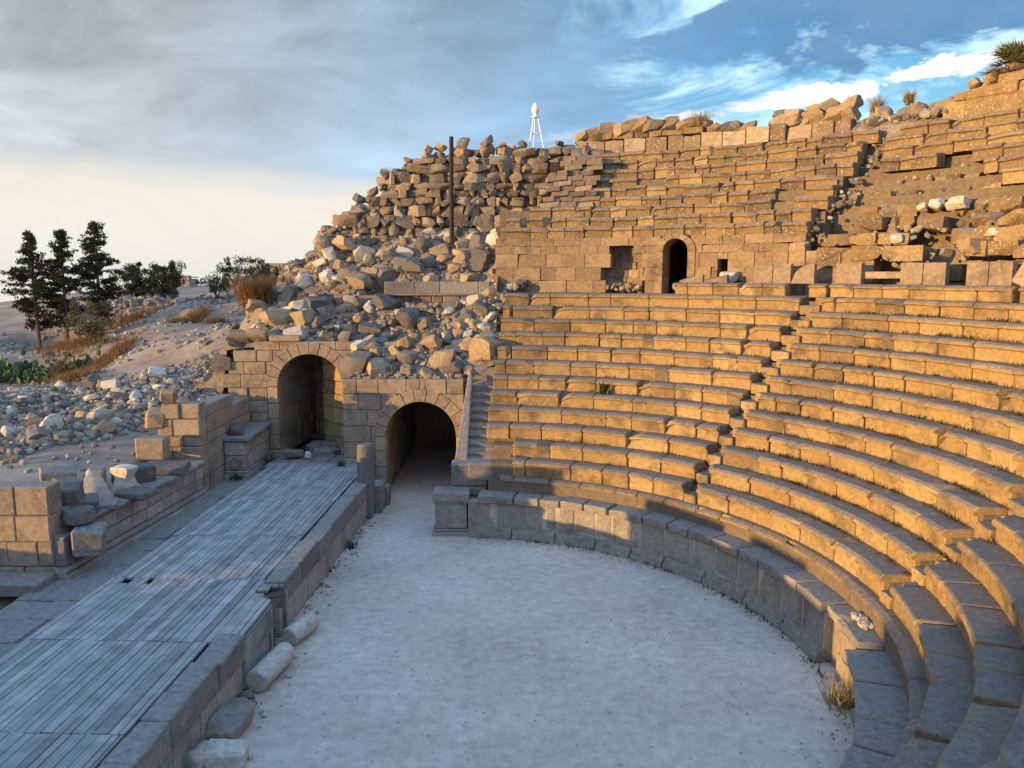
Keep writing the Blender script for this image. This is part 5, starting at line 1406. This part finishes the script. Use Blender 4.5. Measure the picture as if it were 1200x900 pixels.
# =================================================================== labels for the numerous stones
COLN = {'dark_rock': 'dark', 'brown_rock': 'brown', 'pale_rock': 'pale'}
NOUN = {'squared': 'block', 'rounded': 'rounded boulder', 'jagged': 'jagged rock'}
LM = {'slope': [('black post', (-2.45, 32.1, 9.2)), ('stage archway crown', (-7.2, 27.3, 5.1)), ('orchestra archway crown', (-3.1, 25.6, 3.9)), ('side stair head', (-1.1, 25.8, 4.3)), ('russet shrub', (-10.4, 32, 7)), ('outer ledge end', (-6.2, 29.6, 6.9)), ('inner ledge end', (-.9, 29.6, 6.9)), ('boulder wall corner', (-5.3, 33.2, 11))],
      'crest': [('black post', (-2.45, 32.1, 12.5)), ('white tripod', (1., 34.2, 12.5)), ('outermost crest end', (-5.6, 33.2, 11.2)), ('first capping block', (2.9, 33.4, 12.8))],
      'top': [('straw shrub', tuple(pol(20.6, D(63.3), 13.2))), ('tripod end of the capping', tuple(pol(20.5, D(77), 13.2))), ('stair gap top', tuple(pol(20.5, D(46.5), 13.2)))],
      'far top': [('fan palm', tuple(pol(20.9, D(33.2), 13.7))), ('stair gap top', tuple(pol(20.7, D(44.5), 13.2)))],
      'gangway': [('small doorway', tuple(pol(15.6, D(61.8), 7.5))), ('dark niche', tuple(pol(15.6, D(35.5), 7.5)))],
      'field': [('ruined pier', (-11, 17, 3)), ('broken wall stub', (-10.2, 23, 3)), ('prickly pear', (-22, 36, 2.5)), ('stage archway', (-10, 27.5, 3.5)), ('sandy hillside path', (-16, 31, 3.2))]}
WHERE = {'slope': 'on rubble slope', 'crest': 'on boulder wall crest', 'top': 'on capping course', 'far top': 'on upper parapet', 'gangway': 'on gangway', 'field': 'in rubble field'}
GRP = {'slope': 'fallen stones on the collapsed slope', 'crest': 'loose stones on the boulder wall crest', 'top': 'loose blocks on the capping course', 'far top': 'loose boulders on the parapet', 'gangway': 'loose stones along the gangway', 'field': 'stones of the rubble field beside the stage building'}
ORD = ['nearest', 'second nearest', 'third nearest', 'fourth nearest', 'fifth nearest', 'sixth nearest', 'seventh nearest', 'eighth nearest', 'ninth nearest', 'tenth nearest', 'eleventh nearest', 'twelfth nearest', 'thirteenth nearest', 'fourteenth nearest', 'fifteenth nearest', 'sixteenth nearest']
buck = {}
for (o, s, mt, sh, pl) in STONES:
    if pl is None: continue
    l_ = min(LM[pl], key=lambda q: (Vector(q[1]) - o.location).length)
    big = 'large' if s > .74 else 'small' if s < .5 else 'medium'
    buck.setdefault((big, COLN[mt], NOUN[sh], pl, l_), []).append(o)
for (big, c, nn_, pl, l_), os_ in buck.items():
    os_.sort(key=lambda o: (Vector(l_[1]) - o.location).length)
    for i, o in enumerate(os_):
        pre = f'{ORD[i]} to the' if len(os_) > 1 else 'close to the'
        tag(o, f'{big} {c} {nn_} {WHERE[pl]}, {pre} {l_[0]}', 'stone block' if nn_ == 'block' else 'boulder', GRP[pl])

# =================================================================== sky, sun, camera
SUN_DIR = Vector((.906, .423, -math.tan(RAD(4.6)))).normalized()     # the way the light travels
W = bpy.data.worlds.new('World'); S.world = W; W.use_nodes = True; t = W.node_tree
bg = t.nodes['Background']; bg.inputs[1].default_value = .1
tc = N(t, 'ShaderNodeTexCoord'); sep = N(t, 'ShaderNodeSeparateXYZ'); t.links.new(tc.outputs['Generated'], sep.inputs[0])
X, Y, Z = sep.outputs
sky = N(t, 'ShaderNodeTexSky', sky_type='NISHITA', sun_disc=False)
sky.sun_elevation = RAD(4.6); sky.sun_rotation = atan2(-SUN_DIR.x, -SUN_DIR.y); sky.air_density = 1.; sky.dust_density = 1.2
hyp = mul(t, mul(t, mul(t, X, X), mul(t, Y, Y), 'ADD'), .5, 'POWER')
el = mul(t, mul(t, Z, hyp, 'ARCTAN2'), 57.2958)                       # degrees above the horizon
az = mul(t, mul(t, X, Y, 'ARCTAN2'), 57.2958)                         # degrees from the stage axis
def vec(a, b, c=0.):
    q = N(t, 'ShaderNodeCombineXYZ')
    for i, v in enumerate((a, b, c)):
        if isinstance(v, bpy.types.NodeSocket): t.links.new(v, q.inputs[i])
        else: q.inputs[i].default_value = v
    return q.outputs[0]
def cloud(sx, sy, off, detail=6., rough=.55, dist=.3):
    n = N(t, 'ShaderNodeTexNoise', Scale=1., Detail=detail, Roughness=rough, Distortion=dist)
    t.links.new(vec(mul(t, az, sx), mul(t, el, sy), off), n.inputs['Vector']); return n.outputs[0]
def k10(c): return tuple(v * 10 for v in c)
c1 = cloud(.05, .15, 3.1, 8., .6, .6); c2 = cloud(.07, .2, 7.7, 8., .62, .9); c3 = cloud(.22, .5, 1.7, 6., .62, .5)
# clear sky: pale warm at the horizon to blue above
clear = ramp(t, mrange(t, el, 0, 40), [(0, k10((.62, .60, .56))), (.12, k10((.60, .60, .58))), (.24, k10((.20, .46, .64))), (.45, k10((.055, .29, .60))), (1, k10((.03, .2, .5)))]).outputs[0]
clear = mix(t, .12, clear, sky.outputs[0])
# right-hand side: broken streaks of pale and slate cloud
pale = mix(t, mrange(t, c2, .43, .56, 0, .9), clear, k10((.50, .72, .84)))
slate = mix(t, mrange(t, c1, .51, .56, 0, .92), pale, k10((.085, .2, .36)))
# bright cumulus strung along a low line
elc = mrange(t, az, 0, 32, 8.8, 13.0)
band = mul(t, mrange(t, mul(t, mul(t, el, elc, 'SUBTRACT'), 1., 'ABSOLUTE'), .1, 1.5, 1., 0.), mrange(t, az, -4, 3), 'MULTIPLY')
cum = mrange(t, mul(t, c3, mul(t, band, .36), 'ADD'), .70, .76)
rgt = mix(t, cum, slate, k10((.78, .77, .74)))
# left-hand side: grey deck with a soft lower edge over a cream glow
deckc = ramp(t, mrange(t, az, -38, 14), [(0, k10((.36, .365, .365))), (.4, k10((.29, .345, .40))), (.75, k10((.18, .295, .42))), (1, k10((.12, .27, .45)))]).outputs[0]
deckc = mix(t, 1., deckc, mrange(t, c1, .32, .68, .72, 1.3), 'MULTIPLY')
deckc = mix(t, 1., deckc, mrange(t, el, 6, 22, 1.25, .9), 'MULTIPLY')
glow = mix(t, 1., ramp(t, mrange(t, el, -2, 8), [(0, k10((.56, .545, .505))), (.45, k10((.61, .585, .525))), (1, k10((.63, .59, .505)))]).outputs[0], mrange(t, c2, .3, .7, .94, 1.05), 'MULTIPLY')
edge = mul(t, el, mul(t, mul(t, c1, .5, 'SUBTRACT'), 7.), 'ADD')
lft = mix(t, mrange(t, edge, 5.6, 7.6), glow, deckc)
side = mrange(t, mul(t, az, mul(t, mul(t, c2, .5, 'SUBTRACT'), 40.), 'ADD'), 1, 17)
front = mix(t, side, lft, rgt)
# the half of the sky behind the viewer and overhead: open blue above, sunset glow near the sun
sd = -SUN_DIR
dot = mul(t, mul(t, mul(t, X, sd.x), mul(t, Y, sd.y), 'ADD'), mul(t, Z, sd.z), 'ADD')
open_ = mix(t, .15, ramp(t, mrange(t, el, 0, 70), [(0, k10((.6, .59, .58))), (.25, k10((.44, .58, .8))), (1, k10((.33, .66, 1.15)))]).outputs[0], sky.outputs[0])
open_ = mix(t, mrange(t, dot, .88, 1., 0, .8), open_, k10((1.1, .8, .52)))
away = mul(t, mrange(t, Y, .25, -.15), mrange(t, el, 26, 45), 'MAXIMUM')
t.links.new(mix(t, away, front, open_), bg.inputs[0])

sun = bpy.data.lights.new('sun', 'SUN'); so = bpy.data.objects.new('sun', sun); COL.objects.link(so)
sun.energy = 5.0; sun.color = (1., .605, .205); sun.angle = RAD(.6)
so.rotation_euler = SUN_DIR.to_track_quat('-Z', 'Y').to_euler()

cam = bpy.data.cameras.new('camera'); co = bpy.data.objects.new('camera', cam); COL.objects.link(co)
cam.sensor_width = 36; cam.lens = 905 / 1200 * 36; cam.clip_end = 6000; cam.clip_start = .05
co.location = (0, 0, 7.5); co.rotation_euler = (pi / 2 - .142, 0, 0)
S.camera = co
S.view_settings.view_transform = 'Standard'; S.view_settings.look = 'None'; S.view_settings.exposure = .6; S.view_settings.gamma = 1
S.view_settings.use_curve_mapping = False
S.cycles.use_denoising = True
S.cycles.max_bounces = 6
